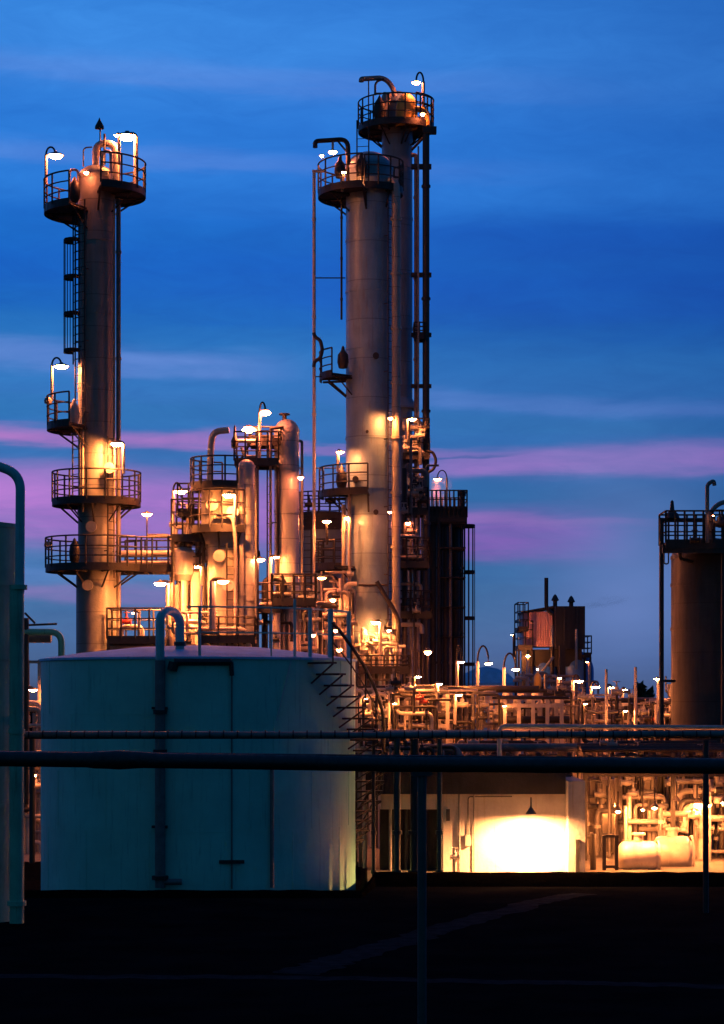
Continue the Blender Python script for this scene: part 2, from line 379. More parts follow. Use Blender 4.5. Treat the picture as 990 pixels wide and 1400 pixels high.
GL = 'lamps lighting the plant'
def lamp(px, py, D, label, pole=None, ybase=None, w=26, mat='lens', hook=12, polemat='galv', style='goose', group=GL, cat='lamp', polew=4.2, open_=False):
    """gooseneck lamp: pole from ybase up, a bend over to the shade, a glowing lens under it"""
    if style == 'goose' and D > 60: w *= .86
    c = P(px, py, D); r = S(w, D)/2
    base = P(pole if pole is not None else px, ybase if ybase is not None else py, D); base.z = max(0, base.z)
    root = thing('gooseneck_lamp' if style == 'goose' else 'hanging_lamp' if style == 'hang' else 'bulkhead_lamp', label, cat, base, group)
    r2 = S(polew, D)/2
    if style == 'goose':
        top = c.z+S(hook, D)
        if pole is None or abs(pole-px) < 2:
            MB().tube([base, c+Vector((0, 0, r*.5))], r2*.8, 8).build('pole', polemat, root)
        else:
            xs = base.x; half = (c.x-xs)/2; pts = []
            for i in range(11):
                a = math.pi*(1-i/10); pts.append(Vector((xs+half+half*math.cos(a), D, top-abs(half)*.0+abs(S(hook, D))*.9*math.sin(a)-S(hook, D)*.9)))
            pts = [Vector((xs, D, top-S(hook, D)*.9))]+pts[1:]+[c+Vector((0, 0, r*.45))]
            MB().tube([base, Vector((xs, D, pts[0].z))], r2, 8).build('pole', polemat, root)
            MB().tube(pts, r2*.62, 8).build('gooseneck', 'dark', root)
    elif style == 'hang':
        MB().tube([base, c+Vector((0, 0, r*.9))], r2*.5, 6).build('stem', 'dark', root)
    if style == 'hang':     # deep conical shade
        MB().lathe([(r*.16, r*1.5), (r*.2, r*1.1), (r*.95, r*.05), (r, -.02), (r*.93, -.01), (r*.16, r*1.0), (r*.1, r*1.5), (r*.16, r*1.5)], c, 20).build('lamp_shade', 'lampshade', root)
        k = .55 if mat == 'lensy' else 0
        MB().lathe([(0, r*(.6-k)), (r*.3, r*(.5-k)), (r*.46, r*(.25-k)), (r*.3, r*(.02-k)), (0, -r*(.08+k))], c, 14).build('lens', mat, root)
    elif style == 'goose' and open_:    # shallow cap over a bulb that shows all round
        MB().lathe([(0, r*.75), (r*.3, r*.7), (r*.7, r*.5), (r*.72, r*.44), (0, r*.44)], c, 18).build('lamp_shade', 'lampshade', root)
        MB().lathe([(0, r*.43)]+[(r*.93*math.cos(a), -r*.40*math.sin(a)) for a in (-1.1, -.7, -.3, .1, .5, .95, 1.25)]+[(0, -r*.40)], c, 16).build('lens', mat, root)
    elif style == 'goose':
        MB().lathe([(0, r*.62), (r*.22, r*.6), (r*.3, r*.42), (r*.85, r*.28), (r*1.16, r*.02), (r*1.12, 0), (r*.6, r*.2), (0, r*.3)], c, 20).build('lamp_shade', 'lampshade', root)
        MB().lathe([(0, r*.12)]+[(r*.93*math.cos(a), r*.03-r*.43*math.sin(a)) for a in (0, .5, .95, 1.25)]+[(0, -r*.40)], c, 16).build('lens', mat, root)
    else:
        MB().lathe([(0, r*.9), (r*.4, r*.85), (r*.5, r*.55), (r*1.35, r*.12), (r*1.3, r*.06), (0, r*.22)], c, 14).build('lamp_shade', 'lampshade', root)
        MB().lathe([(0, r*.15), (r*.75, r*.08), (r*.8, -r*.15), (r*.5, -r*.6), (0, -r*.75)], c, 14).build('lens', mat, root)
        if pole is not None: MB().tube([base, c+Vector((0, .02, r*.5))], r2, 8).build('pole', polemat, root)
    return root

def column(name, label, px, w, yt, D, mat='clad', cat='column', head=.5, yb=None, skirt=0, seg=48, bands=(), group=None):
    """round vessel standing on the yard: shell with domed head, joint bands"""
    c = P(px, 960, D); c.z = 0; r = S(w, D)/2; zt = Z(yt, D); hh = r*head
    root = thing(name, label, cat, c, group)
    prof = [(r+skirt, 0), (r+skirt, 1.2 if skirt else 0), (r, 1.2 if skirt else 0)]
    MB().lathe(prof+[(r, zt-hh)], c, seg).build('shell', mat, root)
    MB().lathe(dome(r, hh, 8, zt-hh), c, seg).build('head', mat, root)
    for y in list(bands)+[yt+ (hh*F/D)]:
        z = Z(y, D); MB().lathe([(r-.01, z-.05), (r+.025, z-.05), (r+.025, z+.05), (r-.01, z+.05)], c, seg).build('joint_band', mat, root)
    return root, c, r
def manifold(label, x0, x1, y0, y1, D, nv=6, nh=5, seed=0, mats=('pipe', 'pipe2', 'pipe3', 'galv'), ground=True, nval=3, depth=1.5, rmin=.04, rmax=.11, name='pipe_manifold', group=None):
    """a stand of pipework: posts, risers with elbows, cross pipes and valves"""
    rd = random.Random(seed); b = P((x0+x1)/2, 960, D); b.z = 0
    root = thing(name, label, 'pipework', b, group)
    zt, zb = Z(y0, D), max(0.05, Z(y1, D))
    for i in range(nv):
        px = x0+(x1-x0)*(i+rd.uniform(.15, .85))/nv; d = D+rd.uniform(-.5, .5)*depth; r = rd.uniform(rmin, rmax)
        z = zb+(zt-zb)*rd.uniform(.55, 1.0); x = X(px, d); dx = rd.choice((-1, 1))*rd.uniform(.3, .9)
        pts = [Vector((x, d, 0 if ground else zb)), Vector((x, d, z))]
        k = rd.random()
        if k < .55: pts.append(Vector((x+dx, d, z)))
        if k < .25: pts.append(Vector((x+dx, d, z-rd.uniform(.3, 1.2))))
        MB().tube(bend(pts, r*2.6), r, 10).build('pipe', rd.choice(mats), root)
        if rd.random() < .6: flange(root, Vector((x, d, zb+(z-zb)*rd.uniform(.3, .9))), r, 'z', 'galv')
    for i in range(nh):
        z = zb+(zt-zb)*(i+rd.uniform(.1, .9))/nh; d = D+rd.uniform(-.5, .5)*depth; r = rd.uniform(rmin, rmax)
        a, c = sorted((rd.uniform(x0, x1), rd.uniform(x0, x1)))
        if c-a < (x1-x0)*.4: a, c = x0+rd.uniform(0, .2)*(x1-x0), x1-rd.uniform(0, .2)*(x1-x0)
        pts = [Vector((X(a, d), d, z)), Vector((X(c, d), d, z))]
        if rd.random() < .5: pts.append(pts[-1]+Vector((0, 0, -rd.uniform(.3, .9))))
        if rd.random() < .4: pts.insert(0, pts[0]+Vector((0, 0, rd.uniform(.2, .6))))
        MB().tube(bend(pts, r*2.6), r, 10).build('pipe', rd.choice(mats), root)
    for i in range(nval):
        px = rd.uniform(x0, x1); valve(root, Vector((X(px, D), D-.55*depth, rd.uniform(zb+.2*(zt-zb), zt))), rd.uniform(.09, .15), 'x', rd.choice(('galv', 'pipe2', 'dark', 'galv', 'pipe', 'dark', 'red' if seed % 5 == 1 else 'galv')))
    return root

# ------------------------------------------------------------------ ground
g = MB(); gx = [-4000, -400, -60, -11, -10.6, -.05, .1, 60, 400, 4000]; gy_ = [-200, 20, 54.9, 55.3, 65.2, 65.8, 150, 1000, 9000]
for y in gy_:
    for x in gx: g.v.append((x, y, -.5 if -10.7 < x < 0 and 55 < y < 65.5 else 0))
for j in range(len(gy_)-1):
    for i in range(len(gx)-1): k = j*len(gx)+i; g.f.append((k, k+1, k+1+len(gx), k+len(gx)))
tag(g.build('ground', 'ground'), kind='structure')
g = MB(); g.v = [(.15, 58.4, .004), (60, 58.4, .004), (60, 66, .004), (.15, 66, .004), (-60, 66, .004), (-60, 150, .004), (60, 150, .004)]; g.f = [(0, 1, 2, 3), (4, 3, 2, 6, 5)]
tag(g.build('yard', 'yard'), kind='structure')
def strip(name, pts, w0, w1, z):
    m = MB(); rd = random.Random(3)
    n = len(pts)
    for i, p in enumerate(pts):
        a = Vector(pts[max(0, i-1)]); b = Vector(pts[min(n-1, i+1)]); t = (b-a).normalized(); s = Vector((-t.y, t.x, 0))
        w = w0+(w1-w0)*i/(n-1); j = rd.uniform(-.12, .12)
        m.v += [tuple(Vector(p)+s*(w/2+j)), tuple(Vector(p)-s*(w/2-j))]
        if i: k = 2*i; m.f.append((k-2, k-1, k+1, k))
    for i, v in enumerate(m.v): m.v[i] = (v[0], v[1], z)
    return tag(m.build(name, 'track'), kind='structure')
def G(px, py): d = F*H/(py-HY); return Vector((X(px, d), d, 0))
def gpath(pts, n=14):
    out = []
    for a, b in zip(pts, pts[1:]):
        a, b = G(*a), G(*b)
        for i in range(n): out.append(a.lerp(b, i/n))
    out.append(b); return out
strip('path', gpath([(-60, 1334), (420, 1337), (760, 1344), (1060, 1350)]), .55, .55, .004)
strip('path', gpath([(400, 1332), (480, 1308), (590, 1275), (740, 1232), (800, 1222)]), .9, .7, .008)
# low earth bund between the open ground and the yard
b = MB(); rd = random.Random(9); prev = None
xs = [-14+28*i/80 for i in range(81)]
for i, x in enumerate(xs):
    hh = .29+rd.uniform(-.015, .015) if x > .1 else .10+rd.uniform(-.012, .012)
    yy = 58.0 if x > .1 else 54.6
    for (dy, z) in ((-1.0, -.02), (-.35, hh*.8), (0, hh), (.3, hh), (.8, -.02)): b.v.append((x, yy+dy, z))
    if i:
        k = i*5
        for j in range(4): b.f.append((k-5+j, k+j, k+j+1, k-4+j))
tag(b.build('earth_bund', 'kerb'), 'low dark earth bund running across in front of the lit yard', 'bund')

# ------------------------------------------------------------------ storage tank in the foreground
tc = P(272, 960, 60.0); tc.z = 0; TR = S(214.5, 59.8)
tank = thing('storage_tank', 'big squat pale teal storage tank with low cone roof in the foreground', 'storage tank', tc)
TZ = 5.96
MB().lathe([(TR, -.5), (TR, TZ-.06)], tc, 96).build('shell', 'tank', tank)
MB().lathe([(TR+.05, TZ-.06), (TR+.05, TZ), (TR-.02, TZ+.012), (TR*.75, TZ+.17), (TR*.4, TZ+.33), (0, TZ+.40)], tc, 96).build('roof', 'roof', tank)
MB().lathe([(TR+.001, -.5), (TR+.06, -.5), (TR+.06, -.42), (TR+.001, -.42)], tc, 96).build('base_ring', 'tealpipe', tank)
def on_tank(px, py=None, off=0.0):      # point on the tank front under photo column px
    # intersect the ray with the tank circle
    k = (px-CX)/F; a = 1+k*k; bq = -2*(k*tc.x+tc.y); cq = tc.x**2+tc.y**2-(TR+off)**2
    disc = max(0, bq*bq-4*a*cq); D = (-bq-math.sqrt(disc))/(2*a)
    return Vector((k*D, D, Z(py, D) if py is not None else 0))
seam = MB()
for z in (1.5, 3.0, 4.5): seam.lathe([(TR-.002, z-.012), (TR+.006, z-.012), (TR+.006, z+.012), (TR-.002, z+.012)], tc, 96)
for k, (za_, zb2) in enumerate(((-.4, 1.5), (1.5, 3.0), (3.0, 4.5), (4.5, TZ-.07))):
    for i in range(14):
        e = R(i*360/14+k*9); ex, ey = math.cos(e), math.sin(e)
        seam.tube([(tc.x+ex*TR, tc.y+ey*TR, za_), (tc.x+ex*TR, tc.y+ey*TR, zb2)], .010, 5)
seam.build('weld_seam', 'tank', tank)
# overflow pipe: up the front, over the rim, down on the roof
a = on_tank(219, None, .16); rr = .115
MB().tube([a+Vector((0, 0, .1)), a+Vector((0, 0, TZ-.1))], rr*1.15, 14).build('fill_pipe', 'pipe3', tank)
bq = P(246, 893, 57.4)
arc = [a+Vector((0, 0, TZ-.1)), a+Vector((0, 0, TZ+.85))]
cxm = (a.x+bq.x)/2; cym = (a.y+bq.y)/2; zt = Z(850, 56)
arc = [a+Vector((0, 0, TZ-.09))]+[Vector((a.x+(bq.x-a.x)*(1-math.cos(R(q)))/2, a.y+(bq.y-a.y)*(1-math.cos(R(q)))/2, zt+.30*math.sin(R(q)))) for q in range(0, 181, 15)]+[Vector((bq.x, bq.y, TZ+.05))]
MB().tube(arc, rr, 14).build('vent_bend', 'tealpipe', tank)
flange(tank, Vector((bq.x, bq.y, Z(880, 57))), rr*.9, 'z', 'dark'); flange(tank, a+Vector((0, 0, 4.55)), rr, 'z', 'dark'); flange(tank, a+Vector((0, 0, 3.55)), rr, 'z', 'dark')
flange(tank, a+Vector((0, 0, .35)), rr*1.2, 'z', 'dark')
for py in (968, 1130):
    q = on_tank(219, py); MB().box((q.x-.2, q.y-.2, q.z-.03), (q.x+.2, q.y+.06, q.z+.03)).build('pipe_bracket', 'dark', tank)
MB().tube([a+Vector((-.1, -.02, .25)), a+Vector((.55, -.02, .25))], .08, 10).build('inlet_pipe', 'pipe3', tank)
# thin conduit, bracket, second pipe
q = on_tank(317, None, .05); MB().tube([q+Vector((0, 0, .05)), q+Vector((0, 0, TZ-.1))], .024, 6).build('conduit', 'pipe3', tank)
q = on_tank(317, 1178, .04); MB().box((q.x-.32, q.y-.06, q.z-.05), (q.x+.32, q.y+.02, q.z+.04)).build('manhole_bracket', 'dark', tank)
q = on_tank(372, None, .08); MB().tube([q+Vector((0, 0, .05)), q+Vector((0, 0, 3.2))], .05, 8).build('drain_pipe', 'pipe3', tank)
# hood under the rim
h = MB(); q0, q1 = on_tank(238, 905, .10), on_tank(316, 905, .10)
h.tube([q0, q1], .09, 8); h.tube([q1, q1+Vector((.02, 0, -.35))], .06, 8); h.tube([q0, q0+Vector((-.05, 0, -.22))], .13, 8)
h.build('foam_chamber', 'dark', tank)
st = MB(); qa, qb = on_tank(398, 903, .05), on_tank(378, 985, .05); st.tube([qa, qb], .02, 6); st.build('cable', 'tealpipe', tank)
# rim railing
rl = MB(); posts = []
for px in (273, 371, 403, 424, 452, 477):
    p = on_tank(px, None, -.12); p.z = TZ+.02; posts.append(p)
wd = {273: .04, 371: .022, 403: .035, 424: .05, 452: .075, 477: .06}
for p, px in zip(posts, wd): rl.tube([p, p+Vector((0, 0, 1.28 if px != 403 else 1.5))], wd[px], 8)
def rimpath(z, x0=255, x1=479, n=20):
    o = []
    for i in range(n+1):
        p = on_tank(x0+(x1-x0)*i/n, None, -.12); p.z = z; o.append(p)
    return o
rl.tube(rimpath(TZ+1.27), .026, 6); rl.tube(rimpath(TZ+.62, 273), .022, 6)
rl.build('roof_railing', 'tealpipe', tank)
# spiral stair on the right flank
sm = MB(); sr = MB(); angs = []
N = 22; hr = []
for i in range(N):
    ang = 317+ (i)*4.2; z = TZ-.12-i*.29
    if z < .1: break
    e = Vector((math.cos(R(ang)), math.sin(R(ang)), 0)); t = Vector((-e.y, e.x, 0))
    c0 = Vector((tc.x, tc.y, z))+e*(TR+.02); c1 = Vector((tc.x, tc.y, z))+e*(TR+.80)
    k = len(sm.v); hw = .14
    for p in (c0-t*hw, c1-t*hw, c1+t*hw, c0+t*hw): sm.v.append(tuple(p)); 
    for p in (c0-t*hw, c1-t*hw, c1+t*hw, c0+t*hw): sm.v.append(tuple(p-Vector((0, 0, .05))))
    sm.f += [tuple(k+j for j in q) for q in ((0, 1, 2, 3), (7, 6, 5, 4), (0, 4, 5, 1), (1, 5, 6, 2), (2, 6, 7, 3), (3, 7, 4, 0))]
    sm.tube([c1-Vector((0, 0, .05)), c0-Vector((0, 0, .55))], .025, 5)
    hr.append(c1)
    if i % 2 == 0: sr.tube([c1, c1+Vector((0, 0, 1.0))], .022, 6)
sr.tube([p+Vector((0, 0, 1.0)) for p in hr], .045, 8); sr.tube([p+Vector((0, 0, .5)) for p in hr], .02, 6)
so = sm.build('spiral_stair', 'dark', tank); sr.build('handrail', 'dark', so)

# ------------------------------------------------------------------ tall green vessel at the left edge
va, vc, vr = column('process_vessel', 'tall green vessel cut off by the left edge of the view', -48, 150, 712, 48.6, 'vessela', 'vessel', .12, bands=(800, 900, 1100))
rp = S(20, 47)/2
MB().tube(bend([P(23, 1262, 47), P(23, 805, 47)], .2), rp, 16).build('downpipe', 'vessela', va)
MB().tube(bend([P(27, 810, 47), P(28, 648, 47), P(-30, 628, 47)], .35, 8), S(13, 47)/2, 16).build('overhead_pipe', 'tealpipe', va)
flange(va, P(23, 1235, 47), rp*.85, 'z', 'vessela'); flange(va, P(25, 803, 47), rp*.8, 'z', 'vessela'); flange(va, P(23, 1000, 47), rp*.75, 'z', 'vessela')

# ------------------------------------------------------------------ pipes crossing the foreground
fp = thing('overhead_pipe', 'thick black pipe crossing the whole foreground on a blue-grey post', 'pipe', Vector((X(577, 32), 32, 0)))
D = 32.0
MB().tube([P(-30, 1037, D), P(300, 1041, D), P(560, 1045, D), P(1030, 1048, D)], S(21, D)/2, 16).build('pipe', 'black', fp)
MB().tube([P(-30, 1029, D+.02), P(1030, 1040, D+.02)], S(6, D)/2, 8).build('cable', 'black', fp)
MB().lathe([(S(10, D), -.35), (S(12, D), -.2), (S(12.5, D), 0), (S(13.5, D), .15), (S(12, D), .4), (S(10, D), .7)], P(148, 1039, D), 14, 'x').build('pipe_clamp', 'black', fp)
MB().tube([(X(577, D), D, 0), (X(577, D), D, Z(1056, D))], S(12.5, D)/2, 14).build('post', 'postpaint', fp)
MB().box((X(563, D), D-.1, Z(1061, D)), (X(591, D), D+.1, Z(1055, D))).build('pipe_shoe', 'dark', fp)
fp2 = thing('overhead_pipe', 'slimmer blue-grey pipe with clamps above the thick black one', 'pipe', Vector((X(965, 50), 50, 0)))
D = 50.0
MB().tube([P(33, 1004, D), P(500, 1005, D), P(1030, 1003, D)], S(8.5, D)/2, 12).build('pipe', 'pipe3', fp2)
MB().tube([P(33, 1008, D+.25), P(1030, 1007, D+.25)], S(5, D)/2, 8).build('conduit', 'dark', fp2)
for i in range(52):
    p = P(40+i*19, 1004, D); MB().lathe([(0, -.015), (S(5.6, D), -.015), (S(5.6, D), .015), (0, .015)], p, 8, 'x').build('clamp', 'dark', fp2)
for px, w in ((965, 8),):
    MB().tube([(X(px, D), D+.0, 0), (X(px, D), D, Z(1012, D))], S(w, D)/2, 8).build('post', 'dark', fp2)
fp3 = thing('overhead_pipe', 'pale pipe behind the blue-grey one, starting with an elbow right of the main column', 'pipe', P(690, 997, 62))
ppipe(fp3, [(683, 1040, 62), (683, 993, 62), (1030, 995, 62)], 6.5, 62, 'pipe2', .2)
ppipe(fp3, [(500, 1000, 62.4), (700, 1000, 62.4)], 4, 62, 'pipe2', .2)

# ------------------------------------------------------------------ left distillation column
D1 = 80.0
t1, c1, r1 = column('distillation_column', 'leftmost tall slim distillation column with round platforms', 132, 50, 226, D1, 'clad1', 'column', .7, bands=(330, 430, 530, 612, 700, 800, 850))
MB().lathe([(r1, 0), (r1+.07, 0), (r1+.07, Z(790, D1)), (r1, Z(770, D1))], c1, 48).build('skirt', 'clad1', t1)
ring_platform(t1, c1, Z(289, D1), r1, S(71, D1), 118, 246)
ring_platform(t1, c1, Z(264, D1), r1, S(67, D1), -78, 72)
ring_platform(t1, c1, Z(584, D1), r1, S(67, D1), 128, 244)
ring_platform(t1, c1, Z(687, D1), r1, S(60, D1), 0, 360)
ring_platform(t1, c1, Z(777, D1), r1, S(69, D1), 22, 338)
ladder(t1, c1, r1, 214, Z(500, D1), Z(300, D1)+.3, off=.16)
ladder(t1, c1, r1, 222, Z(690, D1), Z(583, D1), cage=False)
ladder(t1, c1, r1, 318, Z(777, D1), Z(600, D1), cage=False)
ladder(t1, c1, r1, 235, Z(590, D1), Z(280, D1), cage=False)
vpipe(t1, 162, 6.5, 272, 1000, D1, 'pipe3', flanges=5)
vpipe(t1, 156.5, 3, 272, 790, D1-.5, 'pipe', flanges=0)
vpipe(t1, 113, 4, 300, 700, D1-.55, 'pipe', 'pipe', 3)
# overhead line: big bend from the head down the right side
ppipe(t1, [(131, 232), (131, 196), (158, 196), (158, 262)], 10, D1-.1, 'pipe2', .5, 'overhead_line')
ppipe(t1, [(140, 228, 79.4), (140, 207, 79.4), (152, 207, 79.4), (152, 250, 79.4)], 5, D1, 'pipe2', .3)
ppipe(t1, [(114, 228, 80.3), (114, 202, 80.3), (126, 201, 80.3)], 2, D1, 'dark', .2, 'conduit')
ppipe(t1, [(163, 250, 80.2), (163, 197, 80.2), (150, 196, 80.2)], 3.4, D1, 'dark', .25, 'conduit')
ppipe(t1, [(95, 288, 79.7), (95, 232, 79.7), (107, 232, 79.7), (107, 262, 79.7)], 3.5, D1, 'pipe', .2)
MB().tube([P(137, 214, D1), P(137, 172, D1)], .03, 6).build('mast', 'dark', t1)
MB().lathe([(.0, .42), (.05, .3), (.16, .1), (.17, 0), (0, 0)], P(136, 176, D1), 10).build('mast_cap', 'dark', t1)
MB().tube([P(143, 225, D1-.3), P(143, 183, D1-.3)], .045, 6).build('vent_stub', 'dark', t1)
for (px, py, s) in ((102, 262, .17), (101, 566, .16), (102, 756, .16)):
    v = MB(); p = P(px, py, D1-.9 if px > 100 else D1)
    v.lathe([(0, -.42), (.1, -.4), (s*1.1, -.25), (s*1.25, 0), (s*1.05, .28), (s*.5, .4), (.05, .5), (0, .55)], p, 14); v.build('relief_valve', 'dark' if py != 566 else 'pipe2', t1)
for (px, py) in ((66, 745), (66, 548)):
    MB().lathe([(0, -.12), (.13, -.1), (.16, 0), (.12, .12), (0, .14)], P(px, py, D1), 10).build('alarm_bell', 'galv', t1)
for (px, py) in ((120, 800), (150, 640), (125, 720)):
    MB().lathe([(0, -.1), (.2, -.1), (.2, 0), (.13, 0), (.13, .4), (0, .4)], P(px, py, D1-r1-.15), 12, 'y').build('nozzle', 'clad', t1)
flat_platform(t1, 168, 276, 777, 79.2, 80.9, n=5, sides='fb', name='walkway')

lamp(76, 213, 80, 'lamp on the upper left platform of the leftmost column', 63, 252, 24)
lamp(174, 187, 80, 'large lamp over the top right platform of the leftmost column', 186, 262, 30, mat='lensb', polemat='pipe2', polew=6, hook=5)
lamp(160, 185, 79.6, 'smaller lamp right beside the mast of the leftmost column', 163, 225, 10, hook=3)
lamp(84, 501, 79.6, 'lamp halfway up the leftmost column on its small side platform', 71, 545, 22, mat='lensb')
lamp(160, 607, 78.7, 'lamp in front of the leftmost column above the round platform', 169, 648, 20, hook=3, mat='lensr')
lamp(201, 703, 79.2, 'lamp on a straight thin post above the walkway right of the leftmost column', 201, 777, 17, polemat='dark', polew=2.6, mat='lensb')
lamp(219, 798, 78.6, 'lamp hanging just under the walkway by the leftmost column', 232, 845, 20, polemat='pipe2', hook=4, mat='lensr')
lamp(247, 672, 79.8, 'lamp on the hooked post left of the glowing vessel', 237, 742, 22)
lamp(118, 236, 79.0, 'small lamp in front of the head of the leftmost column', None, 262, 8, style='bulk')

# ------------------------------------------------------------------ exchanger bay between the columns
ex = thing('exchanger_structure', 'platformed stand of glowing yellow ducts right of the leftmost column', 'structure', Vector((X(255, 80), 80, 0)))
for px, w, yt in ((238, 13, 800), (252, 9, 790), (268, 14, 782), (280, 5, 775)): vpipe(ex, px, w, yt, 1100, 79.3, 'pipe2', 'duct', 2)
for px, w, yt in ((229, 5, 800), (245, 6, 742), (258, 8, 690)): vpipe(ex, px, w, yt, 1100, 80.5, 'pipe', 'duct', 2)
for y, w in ((757, 9), (769, 5)): ppipe(ex, [(165, y, 79.9), (262, y, 79.9), (262, y+20, 79.9)], w, 80, 'pipe2', .2)
MB().lathe([(0, -.5)]+[(S(17, 80)*q, h) for q, h in ((.6, -.5), (1, -.3), (1, .5), (.6, .7))]+[(0, .75)], P(250, 775, 79.4), 18).build('drum', 'pipe2', ex)
flat_platform(ex, 238, 283, 737, 79.0, 81.2, h=1.35, n=3, legs=1)
flat_platform(ex, 246, 290, 702, 79.4, 81.4, h=1.0, n=3)
flat_platform(ex, 150, 226, 874, 77.6, 79.2, n=4, legs=1)
ppipe(ex, [(166, 874, 78.2), (166, 857, 78.2), (194, 857, 78.2), (194, 874, 78.2)], 7, 78, 'pipe2', .2)
ppipe(ex, [(150, 885, 78.4), (226, 884, 78.4)], 9, 78, 'pipe', .2)
valve(ex, P(173, 850, 78.0), .13, 'x', 'red', wheelmat='red')
flat_platform(ex, 276, 350, 873, 77.2, 78.6, h=.75, n=3, legs=1)
ppipe(ex, [(276, 860, 77.4), (338, 860, 77.4), (341, 900, 77.4)], 6, 78, 'pipe2', .35)
ppipe(ex, [(285, 893, 77.4), (344, 893, 77.4)], 5, 78, 'pipe2', .35)
manifold('small glowing tangle of valves below the glowing vessel', 228, 300, 835, 895, 78.0, 7, 4, 11, mats=('pipe2', 'pipe'), nval=4, depth=1.0)
manifold('yellow lit risers between ducts and the glowing vessel', 230, 292, 690, 800, 80.8, 6, 6, 12, mats=('pipe2', 'pipe'), nval=4, depth=1.0, ground=False)

# glowing vessel with conical waist
D2 = 79.0
t2, c2, r2 = column('reactor_vessel', 'glowing yellow vessel with a cone under its wide top', 305, 42, 735, D2, 'clad', 'vessel', .05, bands=(800, 850))
rt = S(56, D2)/2; cu = Vector((X(303, D2), D2, 0))
MB().lathe([(S(42, D2)/2, Z(745, D2)), (rt, Z(725, D2)), (rt, Z(672, D2))], cu, 40).build('upper_shell', 'clad', t2)
MB().lathe(dome(rt, .35, 6, Z(672, D2)), cu, 40).build('upper_head', 'clad', t2)
ring_platform(t2, cu, Z(724, D2), rt*.9, S(43, D2), 160, 320, h=1.35)
ring_platform(t2, c2, Z(664, D2)-.02, rt*.3, S(44, D2), 95, 300, h=.98, brackets=False)
ppipe(t2, [(287, 664), (288, 615), (291, 590), (313, 588)], 9, D2, 'pipe2', .45, 'vent_pipe')
for px, py in ((290, 690), (318, 700), (300, 760), (312, 800)):
    MB().lathe([(0, -.05), (.22, -.05), (.22, .03), (.15, .03), (.15, .4), (0, .4)], P(px, py, D2-r2-.45 if py < 740 else D2-r2-.1), 14, 'y').build('nozzle', 'pipe2', t2)
ladder(t2, c2, r2, 300, 2.0, Z(745, D2), cage=False)
ppipe(t2, [(296, 705, 78.0), (318, 705, 78.0), (322, 740, 78.0), (322, 900, 78.0)], 5, D2, 'pipe', .3)
t3, c3, r3 = column('slim_column', 'slim column squeezed against the glowing vessel, bright strip down it', 337, 23, 628, 79.2, 'silver', 'column', .9, bands=(700, 760, 820))
vpipe(t3, 329, 8, 640, 1100, 78.6, 'pipe2', flanges=4); vpipe(t3, 350, 4, 640, 1100, 78.8, 'pipe3', flanges=3)
sd = thing('service_platform', 'dark high platform between the glowing vessel and the pale round-topped column', 'platform', Vector((X(352, 80), 80, 0)))
flat_platform(sd, 322, 382, 633, 79.6, 81.2, h=1.05, n=4)
flat_platform(sd, 342, 385, 605, 80.3, 81.5, h=.5, n=3)
for px in (325, 352, 380): MB().tube([(X(px, 80.6), 80.6, 0), P(px, 632, 80.6)], .055, 8).build('post', 'dark', sd)
ppipe(sd, [(322, 603, 79.8), (352, 603, 79.8)], 5, 80, 'pipe2', .2); ppipe(sd, [(330, 612, 79.8), (334, 624, 79.8), (350, 624, 79.8)], 4, 80, 'pipe', .2)
MB().lathe([(0, -.3), (.12, -.25), (.14, 0), (.05, .2), (.04, .5), (0, .6)], P(321, 603, 79.8), 10).build('relief_valve', 'dark', sd)
MB().tube([P(327, 633, 79.9), P(345, 600, 79.9)], .05, 6).build('brace', 'dark', sd)
flat_platform(sd, 348, 385, 832, 79.2, 80.4, h=.9, n=2)
t4, c4, r4 = column('pale_column', 'pale column with round top, right of the glowing vessel', 392, 34, 573, 81.0, 'silver', 'column', 1.0, bands=(640, 700, 760))
vpipe(t4, 370, 4, 592, 1100, 80.0, 'pipe', flanges=6); ppipe(t4, [(370, 592, 80), (370, 586, 80), (388, 584, 80)], 4, 80, 'dark', .2)
ppipe(t4, [(407, 603, 81), (413, 603, 81), (413, 850, 81)], 4, 81, 'pipe3', .2); ppipe(t4, [(407, 640, 81), (411, 640, 81)], 3, 81, 'pipe3')
ppipe(t4, [(380, 836, 79.5), (386, 836, 79.5), (386, 850, 79.5)], 8, 80, 'dark', .2)
vpipe(t4, 378, 11, 838, 1100, 79.4, 'pipe2', flanges=1)
MB().lathe([(0, 0), (.08, 0), (.08, .2), (.2, .2), (.2, .26), (0, .26)], P(389, 575, 81), 10).build('vent_cap', 'dark', t4)
ladder(t4, c4, r4, 200, 3, Z(596, 81), cage=False)
flat_platform(t4, 372, 432, 822, 78.9, 80.0, h=.95, n=4)

lamp(340, 588, 79.8, 'lower left lamp of the pair above the dark high platform', 352, 625, 22, hook=4, open_=True)
lamp(363, 565, 80.0, 'taller hooked lamp of the pair above the dark high platform', 355, 630, 18, polemat='pipe2', hook=15, open_=True, mat='lens')
lamp(313, 677, 76.9, 'lamp washing the wide top of the glowing vessel in yellow', 322, 720, 20, mat='lensr', hook=3)
lamp(305, 795, 77.0, 'lamp low in front of the glowing vessel above the duct elbow', 290, 860, 20, mat='lens', polemat='pipe2', polew=10, hook=3)
lamp(355, 765, 79.0, 'lamp between the slim column and the pale round-topped one', 352, 900, 18, polemat='dark')
lamp(411, 653, 80.2, 'tiny bulb on the right side of the pale round-topped column', None, 640, 9, style='bulk', mat='lens')
lamp(378, 762, 79.8, 'small lamp washing the foot of the pale round-topped column', 369, 840, 9, hook=2, mat='lensr', polemat='pipe2')
lamp(270, 775, 78.2, 'small lamp over the yellow ducts by the walkway end', 276, 800, 10, hook=2, mat='lensr')
